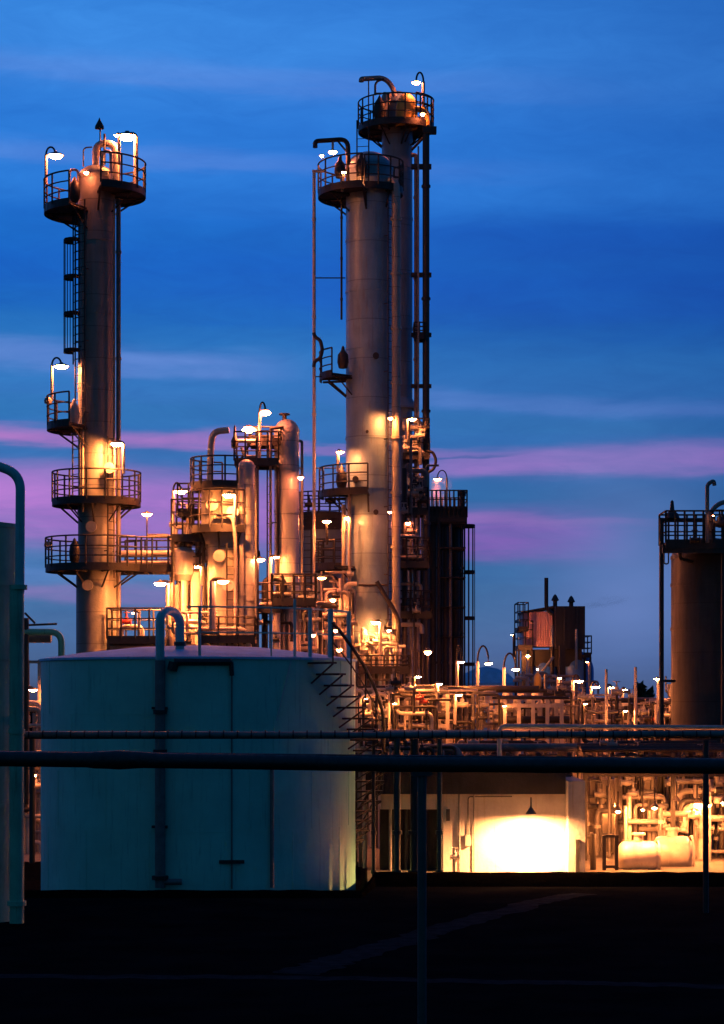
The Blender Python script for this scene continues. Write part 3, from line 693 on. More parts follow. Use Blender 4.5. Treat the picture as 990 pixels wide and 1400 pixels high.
lamp(262, 836, 78.0, 'small lamp deep among the yellow ducts above the tank roof', 256, 870, 9, hook=2, mat='lensr')
lamp(183, 838, 77.7, 'little lamp over the red valve platform behind the tank', 190, 874, 8, hook=2, mat='lensm')

# ------------------------------------------------------------------ main column and its neighbour
D5 = 85.0
t5, c5, r5 = column('distillation_column', 'thickest tall pale distillation column in the middle', 505, 64, 208, D5, 'clad2', 'column', .75, bands=(330, 400, 478, 600, 668, 772, 800, 832))
t5h = ring_platform(t5, c5, Z(266, D5), r5, S(70, D5), 112, 262, h=1.12)
ring_platform(t5, c5, Z(262, D5), r5, S(46, D5), -98, 112, h=1.12)
ppipe(t5, [(476, 268, 84.6), (476, 190, 84.6), (431, 193, 84.6), (431, 202, 84.6)], 6.5, 85, 'dark', .35, 'davit')
MB().tube([P(462, 193, 84.6), P(476, 210, 84.6)], .04, 6).build('davit_brace', 'dark', t5)
ring_platform(t5, c5, Z(516, D5), r5, S(68, D5), 165, 222, h=.95)
ring_platform(t5, c5, Z(676, D5), r5, S(68, D5), 158, 268, h=1.0)
ring_platform(t5, c5, Z(776, D5), r5, S(76, D5), 150, 232, h=.95)
flat_platform(t5, 540, 586, 772, 85.0, 86.6, h=1.0, n=3)
vpipe(t5, 541.5, 12, 262, 860, 84.2, 'clad', 'riser', 8, 18)
ppipe(t5, [(541, 264, 84.2), (541, 250, 84.2), (528, 246, 84.6)], 11, 85, 'clad', .3, 'riser')
for px, y0, y1, w, d in ((467, 270, 437, 3, 84.6), (478, 676, 900, 5, 83.9), (470, 690, 900, 6, 84.1)): vpipe(t5, px, w, y0, y1, d, 'pipe' if w > 3 else 'dark', 'pipe', 3)
vpipe(t5, 429.5, 4.6, 233, 900, 84.2, 'pipe2', 'riser', 5)
MB().box(tuple(P(427, 236, 84.3)), tuple(P(446, 232, 84.1))).build('arm', 'pipe2', t5)
for y in (380, 515, 640): MB().tube([P(430, y, 84.3), P(472, y, 84.8)], .025, 6).build('tie_bar', 'dark', t5)
ppipe(t5, [(429, 455, 84), (431, 461, 84), (438, 465, 84), (441, 478, 84), (438, 490, 84), (430, 494, 84), (429, 502, 84)], 5, 84, 'dark', .12, 'hose')
for y in (480, 290): pass
for px, py in ((474, 492), (472, 655), (499, 228), (470, 232)):
    MB().lathe([(0, -.35), (.16, -.32), (.22, -.1), (.2, .2), (.08, .35), (.05, .5), (0, .55)], P(px-5, py, 84.0), 12).build('relief_valve', 'dark', t5)
for a in (275, 300): ladder(t5, c5, r5, a+20, Z(900, D5), Z(262, D5), cage=False) if a == 300 else None
ladder(t5, c5, r5, 258, Z(262, D5)+.1, Z(175, D5), cage=False, off=.3)
for px, py, s in ((514, 486, .12), (514, 700, .1), (502, 590, .06), (486, 655, .12)):
    MB().lathe([(0, -.05), (s, -.05), (s, .25), (0, .25)], P(px, py, D5-r5-.1), 12, 'y').build('nozzle', 'dark', t5)
# weld-on ring supports low on the column
ppipe(t5, [(515, 795, 83.6), (545, 845, 83.6), (545, 900, 83.6)], 6, 85, 'dark', .3)
ppipe(t5, [(490, 800, 83.9), (530, 800, 83.9)], 3, 85, 'dark', .3)

D6 = 92.0
t6, c6, r6 = column('distillation_column', 'tallest column, standing close behind the thickest one', 543, 42, 125, D6, 'grey', 'column', .9, bands=(230, 300, 376, 450, 528, 640, 720, 800))
ring_platform(t6, c6, Z(177, D6), r6, S(53, D6), 60, 330, h=1.1)
ring_platform(t6, c6, Z(174, D6), r6, S(50, D6), -60, 62, h=1.1)
ppipe(t6, [(494, 112, 91.5), (494, 108, 91.5), (527, 106, 91.5), (540, 124, 91.5), (541, 175, 91.5)], 7, 92, 'pipe', .8, 'davit')
ppipe(t6, [(524, 176, 91.2), (524, 150, 91.2), (530, 128, 91.2)], 13, 92, 'pipe', .4, 'overhead_line')
MB().lathe(dome(S(15, D6), .75, 6, 0), P(556, 152, 91.2), 20).build('accumulator', 'amber', t6)
MB().lathe([(S(15, D6), -.7), (S(15, D6), 0)], P(556, 152, 91.2), 20).build('accumulator_shell', 'amber', t6)
ppipe(t6, [(562, 148, 91), (584, 150, 91), (584, 172, 91)], 8, 92, 'amber', .3)
ppipe(t6, [(513, 130, 91.4), (513, 112, 91.4), (525, 108, 91.4)], 3, 92, 'dark', .2); ppipe(t6, [(512, 128, 91.4), (522, 128, 91.4)], 3, 92, 'dark', .2)
MB().lathe([(0, -.4), (.2, -.35), (.28, 0), (.2, .35), (.1, .5), (0, .7)], P(519, 152, 90.8), 12).build('relief_valve', 'dark', t6)
MB().tube([P(504, 176, 91), P(504, 110, 91)], .03, 6).build('hoist_cable', 'dark', t6)
vpipe(t6, 582.5, 9.5, 178, 1100, 90.5, 'dkgrey', 'riser', 6, 16)
vpipe(t6, 569, 6, 215, 1100, 90.8, 'pipe3', 'riser', 8)
vpipe(t6, 572, 2.4, 200, 1100, 90.2, 'pipe', 'riser', 0)
ppipe(t6, [(562, 212, 91), (569, 212, 91), (569, 230, 91)], 6, 91, 'pipe3', .2)
for y in (228, 376, 458, 528): MB().box(tuple(P(562, y-1.6, 90.7)), tuple(P(590, y+1.6, 90.4))).build('pipe_support', 'dark', t6)
MB().tube([P(563, 205, 91), P(582, 185, 91)], .06, 6).build('brace', 'dark', t6)
MB().box(tuple(P(578, 176, 90.7)), tuple(P(597, 181, 90.3))).build('bracket', 'dark', t6)
MB().lathe([(S(21, D6), Z(545, D6)), (S(29, D6), Z(560, D6))], c6, 30).build('flared_collar', 'grey', t6)
flat_platform(t6, 546, 586, 625, 90.0, 91.6, h=1.5, n=3)
flat_platform(t6, 566, 580, 460, 90.2, 91.2, h=.5, n=2)
ppipe(t6, [(584, 617, 90), (592, 618, 90), (597, 630, 90), (593, 642, 90), (585, 646, 90)], 4, 90, 'dark', .25, 'hose')
vpipe(t6, 571, 8, 650, 1100, 89.4, 'pipe', 'riser', 7); vpipe(t6, 560, 9, 650, 1100, 89.9, 'grey', 'riser', 3)
manifold('tangle of valves and pipes on the platform beside the main column at mid height', 546, 582, 575, 628, 90.2, 5, 4, 21, nval=4, depth=.8, ground=False)
for px, w, y0, m_, d in ((553, 7, 640, 'dark', 86.2), (562, 4, 600, 'pipe3', 86.4), (549, 3, 560, 'pipe', 86.6), (577, 3.5, 640, 'pipe3', 89.0), (566, 3, 700, 'dark', 85.8)): vpipe(t6, px, w, y0, 1100, d, m_, 'riser', 5)
flat_platform(t6, 546, 584, 700, 86.6, 88.0, h=.9, n=3); flat_platform(t6, 546, 590, 840, 85.8, 87.2, h=.9, n=3)
manifold('cluster of valves and elbows right of the big riser', 544, 584, 636, 700, 87.0, 6, 5, 27, mats=('dark', 'pipe3', 'pipe'), nval=5, depth=1.0, ground=False)
manifold('cluster of pipes between the main column and the dark risers low down', 532, 580, 680, 900, 86.5, 9, 9, 22, mats=('dark', 'pipe3', 'pipe'), nval=6, depth=1.6)

lamp(569, 113, 91, 'highest lamp of all, on the top platform of the tallest column', 579, 160, 14, hook=14)
lamp(455, 208, 84.6, 'lamp hanging under the davit arm of the thickest column', None, 193, 14, style='goose')
lamp(440, 213, 84.4, 'slender upright lit tube left of the davit lamp of the thickest column', None, 235, 6, style='bulk', mat='lens')
lamp(470, 236, 83.6, 'small lamp on the left of the top platform of the thickest column', 468, 262, 7, style='bulk', mat='lensb')
lamp(578, 156, 90.4, 'small lamp right of the orange drum on the tallest column', None, 168, 7, style='bulk', mat='lens')
lamp(465, 618, 83.8, 'lamp at mid height left of the thickest column', 462, 645, 13, polemat='pipe2', hook=3, mat='lensb')
lamp(564, 573, 89.0, 'lamp right of the thickest column, beside the dark risers', 556, 600, 13, hook=2, mat='lensb')
lamp(534, 572, 83.7, 'small lamp tucked on the right side of the thickest column', None, 562, 6, style='bulk', mat='lensr')
lamp(447, 713, 83.4, 'upper lamp of the two left of the foot of the thickest column', 447, 745, 14, polemat='dark', mat='lensb')
lamp(440, 790, 82.6, 'lower lamp of the two left of the foot of the thickest column', 432, 830, 14, polemat='dark', mat='lens', hook=2)
lamp(558, 715, 86.0, 'tiny bulb between the big riser and the dark pipes', None, 705, 8, style='bulk', mat='lens')
lamp(474, 708, 83.7, 'small lamp tight against the left side of the thickest column', None, 700, 6, style='bulk', mat='lensr')
lamp(514, 851, 82.7, 'brightest lamp, at the foot of the thickest column', 520, 930, 15, mat='lensr', hook=3)
lamp(498, 862, 83.2, 'small lamp left beside the brightest one at the thickest column', 495, 930, 8, mat='lensr', hook=2)
lamp(533, 700, 83.2, 'small lamp on the big riser beside the thickest column', None, 690, 6, style='bulk', mat='lens')
lamp(585, 891, 84, 'round lamp at the foot of the dark tower', 585, 935, 12, style='bulk', polemat='dark', polew=2.5)
lamp(532, 862, 84, 'bulb right of the brightest lamp among dark pipes', None, 850, 7, style='bulk', mat='lens')

# foot of the main column: lit pipes and stand
fs = thing('column_stand', 'dark steel table under the foot of the thickest column', 'stand', Vector((X(518, 83), 83, 0)))
flat_platform(fs, 490, 560, 915, 82, 84, h=.5, n=4, legs=1)
manifold('glowing yellow pipes under the brightest lamp', 488, 545, 855, 945, 83.4, 9, 5, 23, mats=('pipe2', 'pipe', 'pipe3'), nval=4, depth=.8)
manifold('orange lit pipe tangle left of the foot of the thickest column', 436, 486, 780, 900, 83.4, 9, 8, 24, mats=('pipe2', 'pipe', 'pipe3', 'dark'), nval=6, depth=1.4)
manifold('pipes behind the tank roof railing', 385, 440, 800, 900, 81.5, 8, 7, 25, mats=('pipe2', 'pipe', 'pipe3', 'dark'), nval=6, depth=1.4)
manifold('dark pipes in front of the pale column foot', 345, 400, 790, 900, 80.0, 5, 4, 26, mats=('dark', 'pipe3', 'pipe'), nval=4, depth=1.4)
lamp(455, 820, 82.4, 'small lamp in the orange pipe tangle behind the stair', None, 812, 8, style='bulk', mat='lensb')
lamp(428, 868, 80.2, 'low bulb behind the tank roof railing', None, 860, 8, style='bulk', mat='lens')
lamp(464, 888, 81.5, 'lowest bulb behind the top of the tank stair', None, 880, 9, style='bulk', mat='lens')
lamp(459, 862, 81.9, 'middle bulb behind the top of the tank stair', None, 852, 7, style='bulk', mat='lens')

# grey vessel behind, between pale column and main column
t7, c7, r7 = column('process_vessel', 'wide grey vessel with dark ring platform behind the thin tall riser', 440, 66, 698, 96, 'grey', 'vessel', .2, bands=(760, 830))
ring_platform(t7, c7, Z(706, 96), r7*.5, S(36, 96), 0, 360, h=1.0)
MB().lathe([(r7+.03, Z(726, 96)), (r7+.05, Z(726, 96)), (r7+.05, Z(702, 96)), (r7+.03, Z(702, 96))], c7, 40).build('dark_band', 'dark', t7)
valve(t7, P(423, 690, 94.5), .16, 'x', 'dark'); valve(t7, P(452, 684, 94.6), .18, 'x', 'dark')
ladder(t7, c7, r7, 240, 4, Z(706, 96), cage=False)
flat_platform(t7, 428, 470, 740+34, 93, 94.4, h=1.1, n=3)

# dark tower right of the tallest column
t8, c8, r8 = column('dark_tower', 'dark blocky tower with crowded top railing, right of the tallest column', 596, 25, 705, 95, 'grey', 'column', .3, bands=(800, 870))
for px, w, m_, d in ((622, 13, 'dark', 95.4), (609, 8, 'dark', 93.6), (616, 4, 'pipe3', 93.4), (592, 9, 'dkgrey', 93.6), (600, 5, 'dark', 93.2), (586, 5, 'dark', 93.4), (629, 5, 'dark', 95.8), (604, 6, 'black', 94.6), (612, 5, 'black', 94.8), (617, 5, 'dark', 96.0), (632.5, 2.5, 'dark', 94.2)): vpipe(t8, px, w, 712, 1100, d, m_, 'riser', 3)
flat_platform(t8, 583, 636, 712, 93.2, 96.6, h=1.15, n=9)
MB().box(tuple(P(583, 716, 93.3)), tuple(P(634, 701, 96.5))).build('crown_box', 'dark', t8)
ladder(t8, (X(622, 95.4), 95.4), .2, 0, 2, Z(700, 95.4), cage=True, step=2.0)
MB().tube([P(632, 712, 93.5), P(632, 676, 93.5)], .12, 8).build('post', 'dark', t8)
MB().lathe([(0, 0), (.16, .05), (.16, .25), (0, .32)], P(632, 680, 93.5), 10).build('post_cap', 'dark', t8)
for y in (750, 790, 830, 870): MB().box(tuple(P(600, y, 93.1)), tuple(P(634, y+2, 95))).build('cross_beam', 'dark', t8)
lamp(598, 655, 95, 'hooked lamp above the dark blocky tower', 611, 705, 12, hook=12, polemat='dark', polew=2.5)

# ------------------------------------------------------------------ low structures behind tank, left gap
sm_ = thing('pipe_bridge', 'small pipe bridge with down elbow between left vessel and storage tank', 'pipework', Vector((X(60, 66), 66, 0)))
ppipe(sm_, [(30, 864, 66), (84, 864, 66), (84, 910, 66)], 9, 66, 'vessela', .35)
ppipe(sm_, [(30, 872, 66.5), (70, 872, 66.5)], 14, 66, 'pipe3', .2)
ppipe(sm_, [(30, 855, 66.2), (78, 853, 66.2)], 3, 66, 'dark', .2); ppipe(sm_, [(34, 838, 66.2), (48, 852, 66.2)], 3, 66, 'dark', .2)
MB().tube([P(36, 1100, 66), P(36, 845, 66)], .08, 8).build('post', 'dark', sm_)
lg = thing('steel_frame', 'orange lit steel frame seen through the gap left of the storage tank', 'structure', Vector((X(48, 72), 72, 0)))
for px, w, m_ in ((56, 9, 'pipe2'), (38, 5, 'dark')): vpipe(lg, px, w, 902, 1300, 72, m_, 'post')
for y in (903, 958, 990): MB().box(tuple(P(34, y, 71.9)), tuple(P(62, y+4, 72.1))).build('beam', 'pipe', lg)
vpipe(lg, 44, 8, 1010, 1300, 65.5, 'black', 'post')
manifold('orange lit pipework low in the gap left of the storage tank', 32, 60, 960, 1190, 70, 7, 14, 31, mats=('pipe2', 'pipe'), nval=5, depth=1.2)
lamp(45, 943, 71, 'lamp in the gap between the left vessel and the storage tank', 37, 985, 15, hook=4, mat='lensb')
lamp(48, 1060, 68.8, 'low bulb in the gap left of the storage tank', None, 1050, 5, style='bulk', mat='lensb')

# ------------------------------------------------------------------ garage building with the floodlit bay
gb = thing('service_building', 'low concrete service building with a floodlit bay', 'building', Vector((X(690, 62), 62, 0)))
Dw = 62.0; zr = Z(1085, Dw)
MB().box((X(606, Dw), Dw, 0), (X(775, Dw), Dw+3, zr)).build('wall', 'wall', gb)
MB().box((X(773, Dw), Dw-.85, 0), (X(796, Dw), Dw+3, Z(1066, Dw))).build('pier', 'wall', gb)
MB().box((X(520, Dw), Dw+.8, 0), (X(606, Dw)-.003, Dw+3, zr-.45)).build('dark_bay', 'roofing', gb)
MB().box((X(520, Dw), Dw+.1, zr-.45), (X(606, Dw)-.003, Dw+3, zr)).build('lintel', 'wall', gb)
MB().box((X(500, Dw), Dw-.35, zr), (X(772, Dw)-.003, Dw+3.4, Z(1054, Dw))).build('roof', 'roofing', gb)
MB().tube([(X(628, Dw), Dw-.06, 0), (X(628, Dw), Dw-.06, zr)], .035, 8).build('conduit', 'pipe3', gb)
MB().tube([(X(648, Dw), Dw-.05, 0), (X(648, Dw), Dw-.05, zr)], .02, 8).build('conduit', 'pipe3', gb)
MB().box((X(610, Dw), Dw-.1, Z(1122, Dw)), (X(615, Dw), Dw-.003, Z(1106, Dw))).build('switch_box', 'dark', gb)
MB().tube(bend([(X(700, Dw), Dw-.04, zr-.08), (X(640, Dw), Dw-.04, zr-.08), (X(640, Dw), Dw-.04, .9)], .1), .018, 6).build('cable', 'dark', gb)
MB().box((X(636, Dw), Dw-.12, .75), (X(644, Dw), Dw-.003, 1.05)).build('meter_box', 'galv', gb)
hy = thing('hydrant', 'small pipe stub with wheel standing at the left foot of the bay wall', 'hydrant', Vector((X(622, 61), 61, 0)))
MB().tube([(X(622, 61), 61, 0), (X(622, 61), 61, .55)], .05, 10).build('post', 'galv', hy)
valve(hy, Vector((X(622, 61), 61, .5)), .1, 'x', 'galv')
MB().box((X(783, Dw), Dw-.95, 0), (X(788, Dw), Dw-.853, Z(1145, Dw))).build('post', 'dark', gb)
lamp(726, 1112, 60.95, 'cone-shaded lamp flooding the bay wall with white light', 726, 1090, 15, style='hang', mat='flood')
# ------------------------------------------------------------------ lit yard on the right
bw = thing('backdrop_wall', 'long pale wall behind the drums in the lit yard', 'wall', Vector((X(900, 72), 72, 0)))
MB().box((X(776, 70), 70, 0), (X(1040, 70), 70.3, Z(1066, 70))).build('wall', 'wall', bw)
for px in (806, 880, 950, 1010): MB().box((X(px, 70), 69.8, 0), (X(px+10, 70), 69.997, Z(1068, 70))).build('pilaster', 'wall', bw)
def drum(name, label, px0, px1, py, w, D, mat):
    r = S(w, D)/2; x0, x1 = X(px0, D), X(px1, D); z = Z(py, D); root = thing(name, label, 'drum', Vector(((x0+x1)/2, D, 0)), 'horizontal drums in the lit yard')
    e = r*.55
    MB().lathe([(0, 0)]+[(r*math.sin(math.pi/2*i/6), e*(1-math.cos(math.pi/2*i/6))) for i in range(1, 7)]+[(r, x1-x0-e)]+[(r*math.cos(math.pi/2*i/6), x1-x0-e+e*math.sin(math.pi/2*i/6)) for i in range(1, 6)]+[(0, x1-x0)], (x0, D, z), 28, 'x').build('shell', mat, root)
    for q in (.22, .78):
        xx = x0+(x1-x0)*q; MB().box((xx-.12, D-r*.7, 0), (xx+.12, D+r*.7, z-r*.75)).build('saddle', 'dark', root)
        MB().lathe([(r-.01, -.03), (r+.02, -.03), (r+.02, .03), (r-.01, .03)], (xx+.2, D, z), 28, 'x').build('strap', mat, root)
    MB().lathe([(0, 0), (.14, 0), (.14, .2), (.2, .2), (.2, .26), (0, .26)], ((x0+x1)/2, D, z+r-.02), 14).build('manway', 'pipe2', root)
    return root
drum('horizontal_drum', 'left drum of the pair, partly in front', 843, 903, 1171, 42, 63.2, 'pipe2')
drum('horizontal_drum', 'right drum of the pair, a little higher and with a rounded right end', 890, 949, 1167, 48, 64.4, 'pipe2')
fr = thing('gate_frame', 'dark narrow gate frame standing left of the drums', 'frame', Vector((X(834, 62.6), 62.6, 0)))
f_ = MB(); 
for px in (826, 843): f_.box((X(px, 62.6)-.05, 62.55, 0), (X(px, 62.6)+.05, 62.65, Z(1142, 62.6)))
for py in (1143, 1185): f_.box((X(826, 62.6)+.052, 62.56, Z(py, 62.6)-.04), (X(843, 62.6)-.052, 62.64, Z(py, 62.6)+.04))
f_.build('frame', 'dark', fr)
for px in (811,):
    tag(MB().tube([(X(px, 62.8), 62.8, 0), P(px, 1140, 62.8)], .09, 10).build('bollard', 'dark'), 'dark upright post left of the gate frame', 'post')
manifold('vertical pipe runs against the pale wall left of the drums', 790, 850, 1062, 1195, 69.2, 6, 2, 41, mats=('pipe2', 'pipe', 'pipe3'), nval=2, depth=1.2)
manifold('pipework over the left drum', 850, 915, 1062, 1195, 68.0, 8, 5, 42, mats=('pipe2', 'pipe', 'pipe3'), nval=5, depth=2.0)
manifold('pipework over the right drum', 905, 965, 1062, 1195, 68.0, 6, 4, 43, mats=('pipe2', 'pipe', 'dark'), nval=5, depth=2.0)
manifold('pipework at the far right end of the lit yard', 955, 1010, 1062, 1195, 67, 8, 5, 44, mats=('pipe2', 'pipe', 'dark'), nval=5, depth=2.4)
for (px, py, D, lab, mat, w) in ((845, 1108, 62.6, 'cone-shaded lamp above the gate frame in the lit yard', 'lensy', 12), (895, 1103, 62.9, 'cone-shaded lamp above the left drum', 'lensy', 12),
        (879, 1106, 66.5, 'smaller cone-shaded lamp just left of the one above the left drum', 'lensy', 9),
        (925, 1094, 64.4, 'dark cone-shaded lamp above the right drum', 'lensm', 11), (953, 1098, 67, 'cone-shaded lamp right of the drums behind the thin post', 'lensy', 11),
        (969, 1100, 65, 'cone-shaded lamp just right of the thin post', 'lensy', 10), (989, 1096, 65, 'cone-shaded lamp cut by the right edge of the view', 'lensy', 11),
        (830, 1100, 70, 'cone-shaded lamp closest to the pale wall, left in the lit yard', 'lensy', 9)):
    lamp(px, py, D, lab, px, py-26, w, style='hang', mat=mat)

# ------------------------------------------------------------------ pipe racks
def rack(label, x0, x1, D0, D1, ztops, npost, pipes, seed, postmat='galv', group='pipe racks'):
    rd = random.Random(seed); root = thing('pipe_rack', label, 'pipe rack', Vector((X((x0+x1)/2, D0), D0, 0)), group)
    zt = max(ztops)
    for i in range(npost):
        px = x0+(x1-x0)*i/(npost-1)
        for D in (D0, D1): MB().box((X(px, D0)-.06, D-.06, 0), (X(px, D0)+.06, D+.06, zt)).build('post', postmat, root)
        for z in ztops: MB().box((X(px, D0)-.05, D0+.062, z-.1), (X(px, D0)+.05, D1-.062, z+.02)).build('cross_beam', postmat, root)
    for z in ztops:
        for i in range(pipes):
            d = D0+.15+(D1-D0-.3)*(i+.5)/pipes+rd.uniform(-.05, .05); r = rd.uniform(.05, .13)
            xa, xb = X(x0, D0)-rd.uniform(0, .4), X(x1, D0)+rd.uniform(0, .4)
            pts = [Vector((xa, d, z+.025+r)), Vector((xb, d, z+.025+r))]
            if rd.random() < .45:
                xm = xa+(xb-xa)*rd.uniform(.25, .8); pts = [Vector((xa, d, z+.025+r)), Vector((xm, d, z+.025+r)), Vector((xm, d, z-rd.uniform(.4, 1.4)))]
            MB().tube(bend(pts, r*2.5), r, 10).build('pipe', rd.choice(('pipe3', 'dark', 'dark', 'pipe')), root)
        for D, o in ((D0, -.012), (D1, .012)): MB().box((X(x0, D0), D-.05+o, z-.26), (X(x1, D0), D+.05+o, z-.12)).build('beam', postmat, root)
    return root
rack('dark pipe rack over the roof of the service building', 486, 778, 64.5, 67.5, (Z(1052, 64.5), Z(1030, 64.5)), 8, 6, 51, 'dark')
rack('dark pipe rack over the drums in the lit yard', 800, 1040, 66.5, 69.5, (Z(1050, 66.5), Z(1030, 66.5)), 3, 6, 52, 'dark')
rack('orange lit pipe rack right of the storage tank', 486, 612, 74, 77, (Z(985, 74), Z(950, 74)), 8, 5, 53, 'pipe2')
rack('pale goalpost-like pipe rack in the middle of the right side', 600, 738, 78, 81, (Z(985, 78), Z(948, 78)), 8, 4, 54, 'pipe2')
rack('lower pale pipe rack beside the goalpost-like one', 690, 768, 75, 77, (Z(990, 75), Z(957, 75)), 5, 3, 55, 'pipe2')
rack('dim pipe rack in front of the hopper building', 768, 905, 82, 85, (Z(985, 82), Z(962, 82)), 8, 4, 56, 'pipe3')
rack('dim pipe rack below the dark vessel at right', 900, 1030, 78, 81, (Z(988, 78), Z(965, 78)), 6, 4, 57, 'dark')
def standing_run(label, px, y0, D, w, mat='tealpipe'):
    c = P(px, 960, D); c.z = 0; root = thing('standpipe', label, 'pipe', c, 'standpipes in the shade right of the tank')
    vpipe(root, px, w, y0, 1400, D, mat); flange(root, Vector((c.x, c.y, 1.3)), S(w, D)/2, 'z', mat); flange(root, Vector((c.x, c.y, .25)), S(w, D)/2, 'z', mat)
for px, w, m_, lab in ((511, 5, 'dark', 'thin dark standpipe closest to the tank stair'), (543, 9, 'postpaint', 'greenish standpipe left of the front post'), (567, 12, 'dark', 'thick greyish standpipe beside the front post'), (601, 7, 'postpaint', 'greenish standpipe at the left edge of the floodlit bay')):
    standing_run(lab, px, 1010, 58.9, w, m_)
for i, (x0, x1, y0, y1, D, nv, nh, lab) in enumerate((
        (486, 540, 935, 998, 72.5, 12, 7, 'orange pipework just right of the tank stair top'), (536, 600, 930, 998, 73, 13, 7, 'orange pipework below the thickest column'),
        (596, 660, 940, 998, 76.5, 12, 6, 'yellow lit pipework below the dark tower'), (655, 735, 955, 998, 76.8, 11, 4, 'pipework inside the goalpost-like rack'),
        (735, 800, 940, 998, 80, 11, 6, 'pipework in front of the blue domes'), (795, 862, 945, 998, 80.5, 12, 5, 'pipework right of the blue domes'),
        (858, 905, 962, 998, 80, 6, 4, 'dim pipework left of the dark vessel'), (905, 1000, 945, 990, 76.5, 14, 9, 'orange lit pipework at the foot of the dark vessel'),
        (486, 610, 1010, 1052, 63.2, 12, 4, 'dim pipework above the dark bay of the service building'), (610, 780, 1012, 1052, 69, 18, 4, 'dim pipework above the floodlit bay'),
        (770, 1000, 1012, 1056, 69, 24, 4, 'pink lit pipework above the drums'))):
    manifold(lab, x0, x1, y0, y1, D, nv, nh, 60+i, mats=('pipe2', 'pipe', 'pipe3', 'dark', 'dark'), nval=5, depth=1.8, rmin=.025, rmax=.075)

for (px, py, D, pole, yb, w, mat, lab, hk, pm) in (
        (631, 905, 78, 625, 950, 10, 'lensr', 'hooked lamp nearest the foot of the dark tower', 22, 'pipe2'),
        (668, 907, 80, 653, 950, 13, 'lensb', 'hooked lamp left of the hopper building', 24, 'pipe2'),
        (705, 915, 81, 689, 955, 13, 'lensb', 'hooked lamp touching the left side of the hopper building', 22, 'pipe2'),
        (765, 927, 84, 763, 960, 8, 'lensb', 'small lamp in front of the blue domes', 2, 'pipe2'),
        (792, 931, 84, 783, 965, 14, 'lensb', 'larger lamp in front of the right blue dome', 8, 'pipe2'),
        (815, 939, 85, 808, 975, 13, 'lensb', 'first lamp right of the blue domes', 6, 'pipe2'),
        (836, 940, 90, 830, 975, 9, 'lensb', 'second lamp right of the blue domes', 4, 'pipe2'),
        (854, 943, 92, 851, 975, 8, 'lensb', 'third lamp right of the blue domes, the smallest', 3, 'pipe2'),
        (898, 928, 76, 900, 990, 9, 'lensb', 'lamp on top of a straight pole left of the dark vessel', 2, 'pipe2'),
        (955, 943, 74.5, 948, 990, 12, 'lensr', 'lamp at the foot of the dark vessel', 3, 'dark'),
        (601, 935, 73, 596, 975, 9, 'lensr', 'small lamp in the orange rack below the dark risers', 2, 'dark'),
        (572, 925, 72, 566, 975, 9, 'lensr', 'small lamp in the orange rack below the thickest column', 2, 'dark'),
        (628, 950, 74.3, 622, 990, 9, 'lensr', 'low lamp in the goalpost-like rack at its left end', 2, 'pipe2'),
        (540, 962, 71.6, 536, 990, 6, 'lensr', 'tiny lamp low in the rack below the main column', 2, 'dark'),
        (500, 955, 71.2, 497, 990, 6, 'lensr', 'tiny lamp in the rack just right of the tank stair', 2, 'dark'),
        (690, 965, 74.6, 686, 990, 6, 'lensb', 'tiny lamp inside the goalpost-like rack', 2, 'dark'),
        (735, 955, 78, 731, 990, 6, 'lensb', 'tiny lamp below the hopper building', 2, 'dark'),
        (800, 962, 78, 797, 990, 7, 'lensr', 'low lamp among pipework right of the blue domes', 2, 'dark'),
        (855, 972, 78, 851, 990, 7, 'lensr', 'lowest lamp right of the blue domes', 2, 'dark'),
        (975, 955, 75, 971, 990, 7, 'lensb', 'small lamp right of the one at the foot of the dark vessel', 2, 'dark'),
        (655, 1022, 67.8, 652, 1050, 5, 'lensb', 'tiny lamp over the floodlit bay inside the dark rack', 2, 'dark'),
        (860, 1020, 67.8, 857, 1050, 5, 'lensr', 'tiny lamp inside the dark rack over the left drum', 2, 'dark'),
        (780, 1022, 67.8, 777, 1050, 5, 'lensb', 'tiny lamp inside the dark rack over the concrete pier', 2, 'dark')):
    lamp(px, py, D, lab, pole, yb, w, mat=mat, hook=hk, polemat=pm)
tag(MB().tube([(X(869, 78), 78, 0), P(869, 912, 78)], .1, 12, .05).build('vent_stack', 'pipe2'), 'tapered pink-lit vent pipe standing alone left of the dark vessel', 'vent pipe')
tag(MB().tube([(X(829, 79), 79, 0), P(829, 915, 79)], .07, 10, .05).build('vent_stack', 'pipe2'), 'thin pale vent pipe right of the blue domes', 'vent pipe')

# ------------------------------------------------------------------ hopper building with blue domes, farther back
D9 = 120.0
hb = thing('hopper_building', 'raised sheet-metal hopper building with dark stack above blue domes', 'building', Vector((X(757, D9), D9, 0)))
def corrug(x0, x1, y, z0, z1, n):
    m = MB(); k = []
    for i in range(n*2+1):
        x = x0+(x1-x0)*i/(n*2); yy = y-(.05 if i % 2 else 0); k.append((x, yy))
    for i in range(len(k)-1):
        a, b = k[i], k[i+1]; s = len(m.v); m.v += [(a[0], a[1], z0), (b[0], b[1], z0), (b[0], b[1], z1), (a[0], a[1], z1)]; m.f.append((s, s+1, s+2, s+3))
    return m
za, zb_ = Z(884, D9), Z(836, D9)
MB().box((X(715, D9), D9, za), (X(756, D9), D9+3, zb_)).build('bin', 'sheet', hb)
corrug(X(715.5, D9), X(733, D9), D9-.02, za, zb_-.02, 8).build('cladding', 'sheet', hb); corrug(X(735, D9), X(755.5, D9), D9-.02, za, zb_-.02, 9).build('cladding', 'sheet', hb)
MB().box((X(757, D9), D9-1.2, za-.15), (X(797, D9), D9+3, Z(830, D9))).build('bin', 'black', hb)
for px in (768, 785): MB().box((X(px, D9), D9-1.26, za), (X(px+2, D9), D9-1.203, Z(832, D9))).build('rib', 'dkgrey', hb)
